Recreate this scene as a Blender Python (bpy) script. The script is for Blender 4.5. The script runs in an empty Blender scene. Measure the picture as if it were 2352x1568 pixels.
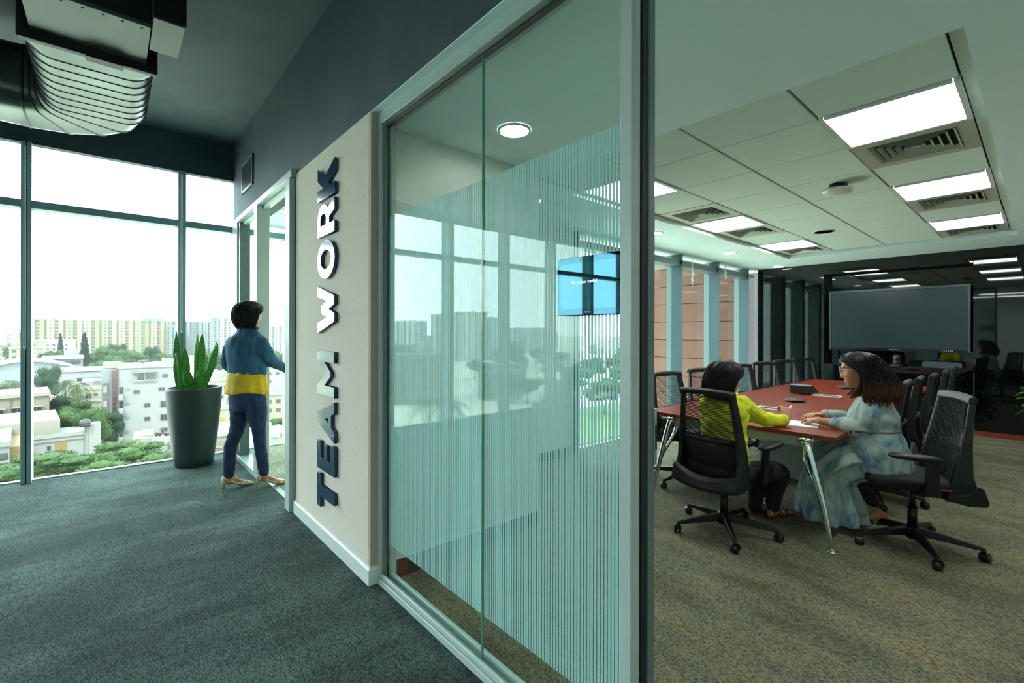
import bpy, bmesh, math, random
from math import sin, cos, pi, radians, sqrt, atan2
from mathutils import Vector, Matrix, noise as mnoise
random.seed(7)
S = bpy.context.scene
COL = S.collection
# ------------------------------------------------------------------ camera
CF, CYAW, CROLL, CSY, CH = 1063.0, 0.8545, -0.002, -20.0, 1.43
FWD = Vector((cos(CYAW), sin(CYAW), 0)); R0 = Vector((sin(CYAW), -cos(CYAW), 0)); D0 = FWD.cross(R0)
RGT = cos(CROLL) * R0 + sin(CROLL) * D0
DWN = -sin(CROLL) * R0 + cos(CROLL) * D0
cam = bpy.data.cameras.new('camera'); cam.sensor_width = 36; cam.lens = CF / 2352 * 36
cam.shift_y = CSY / 2352; cam.clip_start = 0.02; cam.clip_end = 5000
camo = bpy.data.objects.new('camera', cam); COL.objects.link(camo)
m = Matrix.Identity(4)
for i in range(3):
    m[i][0] = RGT[i]; m[i][1] = -DWN[i]; m[i][2] = -FWD[i]
m[2][3] = CH
camo.matrix_world = m
S.camera = camo
# ------------------------------------------------------------------ world, sun, exposure
W = bpy.data.worlds.new('overcast_sky'); S.world = W; W.use_nodes = True
nt = W.node_tree; nt.nodes.clear()
wo = nt.nodes.new('ShaderNodeOutputWorld'); bg = nt.nodes.new('ShaderNodeBackground')
tc = nt.nodes.new('ShaderNodeTexCoord'); sp = nt.nodes.new('ShaderNodeSeparateXYZ'); rp = nt.nodes.new('ShaderNodeValToRGB')
nz = nt.nodes.new('ShaderNodeTexNoise'); nz.inputs['Scale'].default_value = 2.2; nz.inputs['Detail'].default_value = 5
ad = nt.nodes.new('ShaderNodeMath'); ad.operation = 'MULTIPLY_ADD'; ad.inputs[1].default_value = 0.12
nt.links.new(tc.outputs['Generated'], sp.inputs[0]); nt.links.new(tc.outputs['Generated'], nz.inputs['Vector'])
nt.links.new(nz.outputs['Fac'], ad.inputs[0]); nt.links.new(sp.outputs['Z'], ad.inputs[2])
nt.links.new(ad.outputs[0], rp.inputs['Fac'])
e = rp.color_ramp.elements
e[0].position = 0.0; e[0].color = (0.84, 0.965, 1.0, 1)
e[1].position = 0.55; e[1].color = (0.76, 0.95, 0.97, 1)
nt.links.new(rp.outputs['Color'], bg.inputs['Color']); bg.inputs['Strength'].default_value = 4.2
nt.links.new(bg.outputs[0], wo.inputs['Surface'])
sl = bpy.data.lights.new('sun', 'SUN'); sl.energy = 2.6; sl.angle = radians(12); sl.color = (1.0, 0.97, 0.9)
so = bpy.data.objects.new('sun', sl); COL.objects.link(so); so.rotation_euler = (radians(42), 0, radians(-28))
S.view_settings.view_transform = 'Standard'; S.view_settings.look = 'None'
S.view_settings.exposure = 1.4; S.view_settings.gamma = 1.0; S.view_settings.use_curve_mapping = False
S.cycles.use_denoising = True
S.cycles.max_bounces = 10; S.cycles.diffuse_bounces = 5; S.cycles.glossy_bounces = 5
S.cycles.transparent_max_bounces = 24; S.cycles.transmission_bounces = 6; S.cycles.volume_bounces = 1
S.cycles.caustics_reflective = False; S.cycles.caustics_refractive = False
S.cycles.sample_clamp_indirect = 6.0
S.cycles.volume_step_rate = 4.0

# ------------------------------------------------------------------ helpers
def lin(h):
    if isinstance(h, str):
        c = [int(h[i:i + 2], 16) / 255 for i in (0, 2, 4)]
        return tuple(x / 12.92 if x <= .04045 else ((x + .055) / 1.055) ** 2.4 for x in c) + (1,)
    return tuple(h) + (1,)

def newmat(name):
    M = bpy.data.materials.new(name); M.use_nodes = True
    t = M.node_tree; b = t.nodes['Principled BSDF']
    return M, t, b

def mat(name, col, rough=.5, metal=0, col2=None, nscale=8, namt=1.0, bump=0, bscale=60, spec=.5, coat=0, sheen=0, stretch=None, detail=4, emit=None, estr=0, alpha=1, ramp=(.35, .65)):
    M, t, b = newmat(name)
    b.inputs['Roughness'].default_value = rough; b.inputs['Metallic'].default_value = metal
    b.inputs['Base Color'].default_value = lin(col); b.inputs['Specular IOR Level'].default_value = spec
    if coat: b.inputs['Coat Weight'].default_value = coat; b.inputs['Coat Roughness'].default_value = .08
    if sheen: b.inputs['Sheen Weight'].default_value = sheen
    if emit: b.inputs['Emission Color'].default_value = lin(emit); b.inputs['Emission Strength'].default_value = estr
    if alpha < 1: b.inputs['Alpha'].default_value = alpha
    if col2 or bump:
        c = t.nodes.new('ShaderNodeTexCoord'); mp = t.nodes.new('ShaderNodeMapping')
        t.links.new(c.outputs['Object'], mp.inputs['Vector'])
        if stretch: mp.inputs['Scale'].default_value = stretch
    if col2:
        n = t.nodes.new('ShaderNodeTexNoise'); n.inputs['Scale'].default_value = nscale; n.inputs['Detail'].default_value = detail
        r = t.nodes.new('ShaderNodeValToRGB'); r.color_ramp.elements[0].color = lin(col); r.color_ramp.elements[1].color = lin(col2)
        r.color_ramp.elements[0].position, r.color_ramp.elements[1].position = ramp
        t.links.new(mp.outputs[0], n.inputs['Vector']); t.links.new(n.outputs['Fac'], r.inputs['Fac']); t.links.new(r.outputs['Color'], b.inputs['Base Color'])
    if bump:
        n2 = t.nodes.new('ShaderNodeTexNoise'); n2.inputs['Scale'].default_value = bscale; n2.inputs['Detail'].default_value = 3
        bp = t.nodes.new('ShaderNodeBump'); bp.inputs['Strength'].default_value = bump; bp.inputs['Distance'].default_value = .01
        t.links.new(mp.outputs[0], n2.inputs['Vector']); t.links.new(n2.outputs['Fac'], bp.inputs['Height']); t.links.new(bp.outputs[0], b.inputs['Normal'])
    return M

def glassmat(name, tint, refl=1.0, ior=1.5, rough=0.0):
    """thin sheet of glass: see-through, with a Fresnel mirror"""
    M, t, b = newmat(name); t.nodes.remove(b)
    o = t.nodes['Material Output']; tr = t.nodes.new('ShaderNodeBsdfTransparent'); g = t.nodes.new('ShaderNodeBsdfGlossy')
    tr.inputs['Color'].default_value = lin(tint); g.inputs['Roughness'].default_value = rough
    g.inputs['Color'].default_value = (.93, 1, .97, 1)
    fr = t.nodes.new('ShaderNodeFresnel'); fr.inputs['IOR'].default_value = ior
    ml = t.nodes.new('ShaderNodeMath'); ml.operation = 'MULTIPLY'; ml.inputs[1].default_value = refl; ml.use_clamp = True
    mx = t.nodes.new('ShaderNodeMixShader'); ge = t.nodes.new('ShaderNodeNewGeometry'); sb = t.nodes.new('ShaderNodeMath'); sb.operation = 'SUBTRACT'; sb.use_clamp = True
    t.links.new(fr.outputs[0], ml.inputs[0]); t.links.new(ml.outputs[0], sb.inputs[0]); t.links.new(ge.outputs['Backfacing'], sb.inputs[1]); t.links.new(sb.outputs[0], mx.inputs[0])
    t.links.new(tr.outputs[0], mx.inputs[1]); t.links.new(g.outputs[0], mx.inputs[2]); t.links.new(mx.outputs[0], o.inputs['Surface'])
    return M

BASES = {}
def V(*a): return Vector(a)

class MB:
    """collects shapes, then links them as ONE mesh object"""
    def __init__(s): s.v = []; s.f = []; s.xf = None
    def add(s, vs, fs):
        n = len(s.v)
        s.v += [Vector(p) if s.xf is None else s.xf @ Vector(p) for p in vs]
        s.f += [tuple(i + n for i in f) for f in fs]
        return s
    def box(s, x0, y0, z0, x1, y1, z1):
        p = [(x, y, z) for x in (x0, x1) for y in (y0, y1) for z in (z0, z1)]
        return s.add(p, [(0, 1, 3, 2), (4, 6, 7, 5), (0, 4, 5, 1), (2, 3, 7, 6), (0, 2, 6, 4), (1, 5, 7, 3)])
    def bar(s, a, b, w, h, up=(0, 0, 1), w2=None, h2=None):
        a, b = Vector(a), Vector(b); d = (b - a).normalized(); u = Vector(up)
        r = d.cross(u)
        if r.length < 1e-4: r = d.cross(Vector((0, 1, 0)))
        r.normalize(); u = r.cross(d); w2 = w if w2 is None else w2; h2 = h if h2 is None else h2
        p = []
        for c, ww, hh in ((a, w, h), (b, w2, h2)):
            p += [c + r * ww / 2 * i + u * hh / 2 * j for i, j in ((-1, -1), (1, -1), (1, 1), (-1, 1))]
        return s.add(p, [(3, 2, 1, 0), (4, 5, 6, 7), (0, 1, 5, 4), (1, 2, 6, 5), (2, 3, 7, 6), (3, 0, 4, 7)])
    def rings(s, R, caps=True, closed=True):
        n = len(R[0]); vs = [p for r in R for p in r]; fs = []
        for i in range(len(R) - 1):
            for j in range(n if closed else n - 1):
                k = (j + 1) % n
                fs.append((i * n + j, i * n + k, (i + 1) * n + k, (i + 1) * n + j))
        if caps:
            fs.append(tuple(reversed(range(n)))); fs.append(tuple(range((len(R) - 1) * n, len(R) * n)))
        return s.add(vs, fs)
    def cyl(s, a, b, r0, r1=None, n=16, caps=True):
        return s.tube([a, b], [r0, r0 if r1 is None else r1], n, caps)
    def tube(s, path, rad, n=10, caps=True, flat=None, up=None):
        P = [Vector(p) for p in path]
        if not hasattr(rad, '__len__'): rad = [rad] * len(P)
        R = []; prev = None
        for i, p in enumerate(P):
            d = (P[min(i + 1, len(P) - 1)] - P[max(i - 1, 0)])
            d = d.normalized() if d.length > 1e-9 else Vector((0, 0, 1))
            if prev is None:
                a = Vector(up) if up else (Vector((0, 0, 1)) if abs(d.z) < .9 else Vector((1, 0, 0)))
            else: a = prev
            r = a - d * a.dot(d)
            if r.length < 1e-6: r = d.orthogonal()
            r.normalize(); prev = r; q = d.cross(r)
            fl = flat[i] if hasattr(flat, '__len__') else (flat or 1)
            R.append([p + (r * cos(t) * fl + q * sin(t)) * rad[i] for t in [2 * pi * k / n for k in range(n)]])
        return s.rings(R, caps)
    def lathe(s, prof, c=(0, 0, 0), n=24, caps=True):
        c = Vector(c)
        return s.rings([[c + V(r * cos(t), r * sin(t), z) for t in [2 * pi * k / n for k in range(n)]] for r, z in prof], caps)
    def ball(s, c, r, n=12, m=8, rot=None):
        c = Vector(c); r = r if hasattr(r, '__len__') else (r, r, r); R = []
        for i in range(m + 1):
            a = -pi / 2 + pi * i / m; a = max(min(a, pi / 2 - .02), -pi / 2 + .02)
            ring = [V(cos(a) * cos(t) * r[0], cos(a) * sin(t) * r[1], sin(a) * r[2]) for t in [2 * pi * k / n for k in range(n)]]
            R.append([c + (rot @ p if rot else p) for p in ring])
        return s.rings(R)
    def prism(s, poly, a, b):
        """poly: list of 2D (p,q); a: function (p,q)->3D at side one, b at side two"""
        n = len(poly); A = [a(*p) for p in poly]; B = [b(*p) for p in poly]
        fs = [tuple(reversed(range(n))), tuple(range(n, 2 * n))]
        for j in range(n): k = (j + 1) % n; fs.append((j, k, n + k, n + j))
        return s.add(A + B, fs)
    def grid(s, fn, nu, nv):
        vs = [fn(i / nu, j / nv) for i in range(nu + 1) for j in range(nv + 1)]
        w = nv + 1
        return s.add(vs, [(i * w + j, (i + 1) * w + j, (i + 1) * w + j + 1, i * w + j + 1) for i in range(nu) for j in range(nv)])
    def mesh(s, name, m=None, smooth=False, base=None):
        me = bpy.data.meshes.new(name)
        b = Vector(base) if base else Vector((0, 0, 0))
        me.from_pydata([tuple(p - b) for p in s.v], [], s.f)
        if m: me.materials.append(m)
        if smooth: me.polygons.foreach_set('use_smooth', [True] * len(me.polygons))
        me.update()
        return me
    def build(s, name, m, parent=None, smooth=False, bevel=0, sub=0, solid=0, label=None, kind=None, seg=2, auto=None, fixn=True):
        if parent is not None:
            r = parent
            while r.parent: r = r.parent
            base = BASES.get(r.name)
        else:
            xs = [p.x for p in s.v]; ys = [p.y for p in s.v]; zs = [p.z for p in s.v]
            base = Vector(((min(xs) + max(xs)) / 2, (min(ys) + max(ys)) / 2, min(zs)))
        me = s.mesh(name, m, smooth, base)
        if fixn:
            bm = bmesh.new(); bm.from_mesh(me); bmesh.ops.recalc_face_normals(bm, faces=bm.faces); bm.to_mesh(me); bm.free()
        o = bpy.data.objects.new(name, me); COL.objects.link(o)
        if parent is not None: o.parent = parent
        else: o.location = base
        if parent is None: BASES[o.name] = base
        if solid: md = o.modifiers.new('solid', 'SOLIDIFY'); md.thickness = solid; md.offset = 0
        if bevel:
            md = o.modifiers.new('bevel', 'BEVEL'); md.width = bevel; md.segments = seg; md.limit_method = 'ANGLE'; md.angle_limit = radians(40)
            if seg > 1 and not smooth: me.polygons.foreach_set('use_smooth', [True] * len(me.polygons)); md.harden_normals = True
        if sub: md = o.modifiers.new('sub', 'SUBSURF'); md.levels = sub; md.render_levels = sub
        if label: o['label'] = label
        if kind: o['kind'] = kind
        return o

def thing(name, label, cat, loc=(0, 0, 0), rz=0, group=None, world=True):
    """Empty at the thing's base; world=True: its parts are given in world coordinates"""
    o = bpy.data.objects.new(name, None); COL.objects.link(o); o.empty_display_size = .1
    o.location = loc; o.rotation_euler = (0, 0, rz); o['label'] = label; o['category'] = cat
    if group: o['group'] = group
    if world: BASES[o.name] = Vector(loc)
    return o
def tag(o, label, cat, group=None, kind=None):
    o['label'] = label; o['category'] = cat
    if group: o['group'] = group
    if kind: o['kind'] = kind
    return o
def struct(o, label=None):
    o['kind'] = 'structure'
    if label: o['label'] = label
    return o
def sgroup(name, loc=(0, 0, 0)):
    o = bpy.data.objects.new(name, None); COL.objects.link(o); o.location = loc; o['kind'] = 'structure'; BASES[o.name] = Vector(loc); return o
def share(me, name, parent, loc=(0, 0, 0), rot=(0, 0, 0), scale=None):
    o = bpy.data.objects.new(name, me); COL.objects.link(o); o.parent = parent
    r = parent
    while r.parent: r = r.parent
    o.location = Vector(loc) - BASES.get(r.name, Vector((0, 0, 0))); o.rotation_euler = rot
    if scale: o.scale = scale
    return o
def copy_tree(o, parent=None):
    c = o.copy(); COL.objects.link(c)
    if parent is not None: c.parent = parent; c.matrix_parent_inverse = o.matrix_parent_inverse.copy()
    for ch in [k for k in COL.objects if k.parent == o]: copy_tree(ch, c)
    return c
def bake(o):
    """apply the object's modifiers without operators"""
    dg = bpy.context.evaluated_depsgraph_get(); dg.update()
    me = bpy.data.meshes.new_from_object(o.evaluated_get(dg)); o.modifiers.clear(); o.data = me; return o
def remesh(o, vox, smooth=0, fac=.5):
    md = o.modifiers.new('r', 'REMESH'); md.mode = 'VOXEL'; md.voxel_size = vox; md.use_smooth_shade = True
    if smooth: s = o.modifiers.new('s', 'SMOOTH'); s.factor = fac; s.iterations = smooth
    return bake(o)
def spline(P, n=6):
    """Catmull-Rom through tuples of any length"""
    out = []; L = len(P)
    for i in range(L - 1):
        a, b, c, d = P[max(i - 1, 0)], P[i], P[i + 1], P[min(i + 2, L - 1)]
        for k in range(n):
            t = k / n
            out.append(tuple(.5 * (2 * q + (r - p) * t + (2 * p - 5 * q + 4 * r - s_) * t * t + (3 * q - p - 3 * r + s_) * t ** 3) for p, q, r, s_ in zip(a, b, c, d)))
    out.append(tuple(P[-1])); return out
def outline(name, splines, m, depth, parent=None, bevel=0, xf=None, base=None):
    """flat letter or shape from closed 2D splines (holes allowed), given a thickness"""
    cu = bpy.data.curves.new(name, 'CURVE'); cu.dimensions = '2D'; cu.fill_mode = 'BOTH'; cu.extrude = depth / 2; cu.bevel_depth = bevel
    for pts in splines:
        sp_ = cu.splines.new('POLY'); sp_.points.add(len(pts) - 1); sp_.use_cyclic_u = True
        for i, p in enumerate(pts): sp_.points[i].co = (p[0], p[1], 0, 1)
    t = bpy.data.objects.new('tmp', cu); COL.objects.link(t)
    dg = bpy.context.evaluated_depsgraph_get(); me = bpy.data.meshes.new_from_object(t.evaluated_get(dg)); me.name = name
    bpy.data.objects.remove(t); bpy.data.curves.remove(cu)
    me.materials.clear(); me.materials.append(m)
    if xf: me.transform(xf)
    return me
def textmesh(name, body, size, m, depth=.001, xf=None, align='CENTER'):
    cu = bpy.data.curves.new(name, 'FONT'); cu.body = body; cu.size = size; cu.extrude = depth; cu.align_x = align; cu.align_y = 'CENTER'; cu.resolution_u = 2
    t = bpy.data.objects.new('tmp', cu); COL.objects.link(t)
    dg = bpy.context.evaluated_depsgraph_get(); me = bpy.data.meshes.new_from_object(t.evaluated_get(dg)); me.name = name
    bpy.data.objects.remove(t); bpy.data.curves.remove(cu)
    me.materials.clear(); me.materials.append(m)
    if xf: me.transform(xf)
    return me
def xf3(o, ax, ay, az):
    M = Matrix.Identity(4)
    for i in range(3): M[i][0] = ax[i]; M[i][1] = ay[i]; M[i][2] = az[i]; M[i][3] = o[i]
    return M
def ext(u, depth):
    """ground position on the sight line of image column u, at a depth along the view axis"""
    return FWD * depth + R0 * ((u - 1176) / CF * depth)
def exz(v, depth): return CH - (v - 764) * depth / CF
def lerp(T, z):
    for (a, p), (b, q_) in zip(T, T[1:]):
        if z <= b: return p + (q_ - p) * max(0, (z - a)) / (b - a)
    return T[-1][1]
HAZE = .00007
# ------------------------------------------------------------------ materials of the setting
def carpet(name, a, b, c, spot=1.1, stretch=(1, 1, 1), tile=.5, tamt=.12, weave=160):
    M, t, bs = newmat(name); bs.inputs['Roughness'].default_value = .95; bs.inputs['Specular IOR Level'].default_value = .12
    N = t.nodes.new; L = t.links.new
    co = N('ShaderNodeTexCoord'); mp = N('ShaderNodeMapping'); mp.inputs['Scale'].default_value = stretch
    n1 = N('ShaderNodeTexNoise'); n1.inputs['Scale'].default_value = spot; n1.inputs['Detail'].default_value = 6; n1.inputs['Roughness'].default_value = .65
    r1 = N('ShaderNodeValToRGB'); r1.color_ramp.elements[0].position = .36; r1.color_ramp.elements[1].position = .62
    r1.color_ramp.elements[0].color = lin(a); r1.color_ramp.elements[1].color = lin(b); k = r1.color_ramp.elements.new(.5); k.color = lin(c)
    L(co.outputs['Object'], mp.inputs[0]); L(mp.outputs[0], n1.inputs['Vector']); L(n1.outputs['Fac'], r1.inputs[0])
    br = N('ShaderNodeTexBrick'); br.offset = 0; br.inputs['Scale'].default_value = 1; br.inputs['Mortar Size'].default_value = .0015
    br.inputs['Brick Width'].default_value = tile; br.inputs['Row Height'].default_value = tile
    br.inputs['Color1'].default_value = (1 - tamt,) * 3 + (1,); br.inputs['Color2'].default_value = (1 + tamt,) * 3 + (1,); br.inputs['Mortar'].default_value = (.8, .8, .8, 1)
    L(co.outputs['Object'], br.inputs['Vector'])
    v = N('ShaderNodeTexVoronoi'); v.inputs['Scale'].default_value = weave
    mw = N('ShaderNodeMapping'); mw.inputs['Scale'].default_value = (1, .45, 1); mw.inputs['Rotation'].default_value = (0, 0, .5)
    L(co.outputs['Object'], mw.inputs[0]); L(mw.outputs[0], v.inputs['Vector'])
    r2 = N('ShaderNodeValToRGB'); r2.color_ramp.elements[0].color = (1.5, 1.5, 1.45, 1); r2.color_ramp.elements[1].color = (.42, .44, .46, 1); r2.color_ramp.elements[1].position = .8
    L(v.outputs['Distance'], r2.inputs[0])
    m1 = N('ShaderNodeMixRGB'); m1.blend_type = 'MULTIPLY'; m1.inputs[0].default_value = 1
    m2 = N('ShaderNodeMixRGB'); m2.blend_type = 'MULTIPLY'; m2.inputs[0].default_value = 1
    L(r1.outputs[0], m1.inputs[1]); L(br.outputs['Color'], m1.inputs[2]); L(m1.outputs[0], m2.inputs[1]); L(r2.outputs[0], m2.inputs[2]); L(m2.outputs[0], bs.inputs['Base Color'])
    bp = N('ShaderNodeBump'); bp.inputs['Strength'].default_value = .6; bp.inputs['Distance'].default_value = .004; bp.invert = True
    L(v.outputs['Distance'], bp.inputs['Height']); L(bp.outputs[0], bs.inputs['Normal'])
    return M
m_carpet = carpet('corridor_carpet', '42504c', '5f6e69', '4e5d59', 1.3, (1, 2.2, 1))
m_carpet2 = carpet('meeting_carpet', '695f4a', '857a60', '74725f', 1.7, (2.6, 1, 1), .5, .03)
m_carpet3 = carpet('lobby_carpet', '8b8f76', '9da18a', '93977f', 2.0, (1, 2, 1), .5, .05)
m_dark = mat('dark_teal_paint', '37494f', .75, bump=.25, bscale=14, col2='3f5258', nscale=2.2)
m_plaster = mat('pale_blue_plaster', '9fb6b8', .8, col2='93acae', nscale=6)
m_white = mat('white_paint', 'dff3f3', .7)
m_wall = mat('meeting_wall_fabric', 'd5d9ce', .9, bump=.2, bscale=300)
m_fabric = mat('greige_wall_fabric', 'e0d5c6', .92, bump=.35, bscale=260, col2='d5cabb', nscale=130)
m_edge = mat('brown_edge_fabric', 'b5ab9a', .9)
m_base = mat('white_baseboard_paint', 'd5ddd8', .35)
m_alu = mat('powder_coated_aluminium', 'aebfba', .38, metal=.0, spec=.6)
m_aludk = mat('grey_aluminium', '5f7573', .4, spec=.6)
m_gask = mat('dark_gasket', '17211f', .5)
m_mull = mat('blue_grey_mullion', '7f9fa3', .42, spec=.5)
m_mullb = mat('pale_blue_mullion', '3c545c', .45, spec=.4)
m_glassW = glassmat('window_glass', (.95, .985, .98), 1.5)
m_glassP = glassmat('partition_glass', (.915, .968, .955), .9)
m_glassE = mat('glass_edge', '5d9c88', .15, spec=.8)
m_wood = mat('redwood_skirting', '7d2f1a', .35, col2='5f2312', nscale=14, stretch=(1, 1, 8))
m_woodd = mat('dark_skirting', '33211c', .4)
m_tile = mat('mineral_ceiling_tile', 'd6e8e2', .95, col2='c8d9d2', nscale=420, detail=1, ramp=(.42, .6))
m_grid = mat('ceiling_grid_shadow', '1d211f', .8)
m_gridw = mat('ceiling_grid_bar', 'b9c2b8', .5)
m_black = mat('black_back_painted_glass', '050809', .025, spec=.62)
m_blackm = mat('black_matt_lacquer', '050606', .5)
m_silver = mat('silver_joint', '9aa5a6', .35, metal=.7)
m_lamp = mat('lamp_diffuser', 'ffffff', .5, emit='f2fffc', estr=8)
m_down = mat('downlight_diffuser', 'ffffff', .5, emit='fbfff8', estr=16)
m_lin = mat('linear_lamp', 'ffffff', .5, emit='fbfffb', estr=24)
m_ring = mat('white_lamp_ring', 'd0d8d2', .4)

# ------------------------------------------------------------------ shell
YF, YM, TVX, CZ, TZ = 6.38, 3.65, 9.2, 2.62, 2.665     # facades, TV wall, ceilings
ZC = 3.65
def sbox(name, m, *b, parent=None, bevel=0): 
    q = MB()
    for bb in (b if hasattr(b[0], '__len__') else [b]): q.box(*bb)
    o = q.build(name, m, parent, bevel=bevel)
    if parent is None: struct(o)
    return o
sbox('floor', m_carpet, -8, -6, -.2, 1.17, YF + .1, 0)
sbox('floor', m_carpet2, 1.17, -2.6, -.2, TVX + .4, YM + .25, 0)
sbox('floor', m_carpet3, 1.17, YM + .25, -.2, 4.12, YF + .1, 0)
sbox('ceiling', m_dark, -8, -6, ZC, 1.3, YF + .1, ZC + .25)
sbox('wall_corridor_upper', m_dark, 1.12, -6, 2.69, 1.32, 6.33, ZC)
sbox('wall_bulkhead', m_dark, (-8, 6.33, 3.222, 1.12, 6.42, ZC))
sbox('wall_reveal', m_plaster, (1.12, 6.33, 2.72, 1.3, YF + .06, ZC))
sbox('wall_back', m_white, (-8, -6.2, 0, TVX + .4, -6, ZC + .25))
sbox('wall_far_left', m_white, (-8.2, -6.2, 0, -8, YF + .1, ZC + .25))
sbox('wall_corridor_right', m_white, (1.14, -6, 0, 1.3, -.55, 2.69))
# TEAM WORK wall
sbox('wall_sign', m_fabric, (1.12, 2.535, 0, 2.43, 3.9, 2.69))
sbox('wall_sign_end', m_edge, (1.121, 2.51, 0, 1.165, 2.5352, 2.69))
q = MB()
q.rings([[V(1.105, 2.497, 0), V(1.105, 3.905, 0), V(1.105, 3.905, .085), V(1.105, 2.497, .085)], [V(1.12, 2.512, .098), V(1.12, 3.905, .098), V(1.12, 3.905, .0981), V(1.12, 2.512, .0981)]])
q.v = []; q.f = []
prof = [(0, 0), (-.016, 0), (-.016, .085), (-.009, .097), (0, .1)]
q.rings([[V(1.12 + a, 3.905, z) for a, z in prof], [V(1.12 + a, 2.51 + a, z) for a, z in prof], [V(1.168, 2.51 + a, z) for a, z in prof]], closed=False, caps=False)
struct(q.build('baseboard_sign_wall', m_base))
# meeting room walls
sbox('wall_meeting_back', m_wall, (1.165, 2.485, 0, 2.43, 2.534, CZ), (2.38, 2.5, 0, 2.43, YM, CZ))
sbox('wall_meeting_niche', m_wall, (2.43, YM, 0, 4.12, YM + .25, CZ + .1))
sbox('baseboard_meeting_back', m_woodd, (1.19, 2.47, 0, 2.445, 2.485, .1), (2.43, 2.485, 0, 2.445, YM, .1), (2.445, YM - .015, 0, 4.12, YM, .1))
sbox('baseboard_redwood', m_wood, (1.2, 2.465, 0, 1.33, 2.4699, .09))
sbox('wall_lobby_right', m_white, (3.9, YM + .25, 0, 4.12, YF, 2.9))
sbox('wall_meeting_right', m_wall, (1.3, -2.6, 0, TVX + .4, -2.4, CZ + .2))
sbox('wall_roof_sun_block', m_white, (-8.2, -6.2, ZC + .25, TVX + .6, YF + .1, ZC + .5))  # unseen slab added over the rooms to block the sun
sbox('ceiling_lobby', m_white, (1.3, 3.9, 2.74, 4.1, YF - .02, 2.9))
# meeting ceiling: a plaster border around a recessed tiled tray
X0, X1, Y0, Y1 = 2.5, 8.2, .205, 2.68
sbox('ceiling', m_white, (1.165, -2.4, CZ, X0, YM + .2, CZ + .2), (X1, -2.4, CZ, TVX + .4, YM + .2, CZ + .2), (X0, -2.4, CZ, X1, Y0, CZ + .2), (X0, Y1, CZ, X1, YM + .2, CZ + .2))
cg = sgroup('ceiling_tray', (0, 0, TZ))
q = MB(); q.box(X0, Y0, TZ + .016, X1, Y1, TZ + .05); q.build('ceiling_backing', m_grid, cg)
gx = [X0] + [3.08 + .6275 * k for k in range(9)] + [X1]; gy = [.262, .857, 1.452, 2.047, 2.642]
LIGHTS = {(1, 0), (4, 0), (7, 0), (1, 3), (4, 3), (7, 3)}; VENTS = {(2, 0), (5, 0), (8, 0), (3, 3), (5, 3), (8, 3)}
for i in range(9):
    for j in range(4):
        if (i, j) in LIGHTS or (i, j) in VENTS: continue
        g, gyy = .004, .007; q = MB(); q.box(gx[i] + g, gy[j] + gyy, TZ, gx[i + 1] - g, gy[j + 1] - gyy, TZ + .015); q.build('ceiling_tile', m_tile, cg, bevel=.003, seg=1)
q = MB()
q.box(X0, Y0, TZ - .003, X1, .258, TZ + .014); q.box(X0, 2.65, TZ - .002, X1, Y1, TZ + .014)
for y in gy[1:-1]: q.box(X0, y + .0035, TZ + .002, X1, y + .0052, TZ + .017)
q.build('grid_bar', m_gridw, cg)
q = MB()
for x in gx[1:-1]: q.box(x - .0008, Y0, TZ + .004, x + .0008, Y1, TZ + .017)
q.build('grid_bar', m_gridw, cg)
order = {(1, 0): 'nearest of the three along the right-hand edge of the tray', (4, 0): 'middle of the three along the right-hand edge of the tray', (7, 0): 'farthest of the three along the right-hand edge of the tray',
         (1, 3): 'half hidden behind the striped glass and door post', (4, 3): 'middle of the row beside the window wall', (7, 3): 'farthest of the row beside the window wall'}
for (i, j), w in order.items():
    x0, x1, y0, y1 = gx[i], gx[i + 1], gy[j], gy[j + 1]
    t = thing('ceiling_light', 'square white ceiling light panel, ' + w, 'light', ((x0 + x1) / 2, (y0 + y1) / 2, TZ), group='light panels in the ceiling tray')
    a = .028; q = MB()
    for b in ((x0, y0, x1, y0 + a), (x0, y1 - a, x1, y1), (x0, y0 + a, x0 + a, y1 - a), (x1 - a, y0 + a, x1, y1 - a)): q.box(b[0] + .002, b[1] + .002, TZ - .012, b[2] - .002, b[3] - .002, TZ + .015)
    q.build('light_frame', m_ring, t)
    q = MB(); q.box(x0 + a, y0 + a, TZ - .004, x1 - a, y1 - a, TZ + .012); q.build('diffuser', m_lamp, t)
m_vent = mat('grey_diffuser_metal', 'a9afa2', .55); m_vent2 = mat('pale_diffuser_metal', 'c0c8bb', .55)
vo = {(2, 0): 'beside the nearest light on the right of the tray', (5, 0): 'between second light and third on the right of the tray', (8, 0): 'in the far right corner of the tray',
      (3, 3): 'pale pinkish rim, nearest one of the window side row', (5, 3): 'behind the middle light of the window side row', (8, 3): 'in the far corner of the window side row'}
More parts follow.
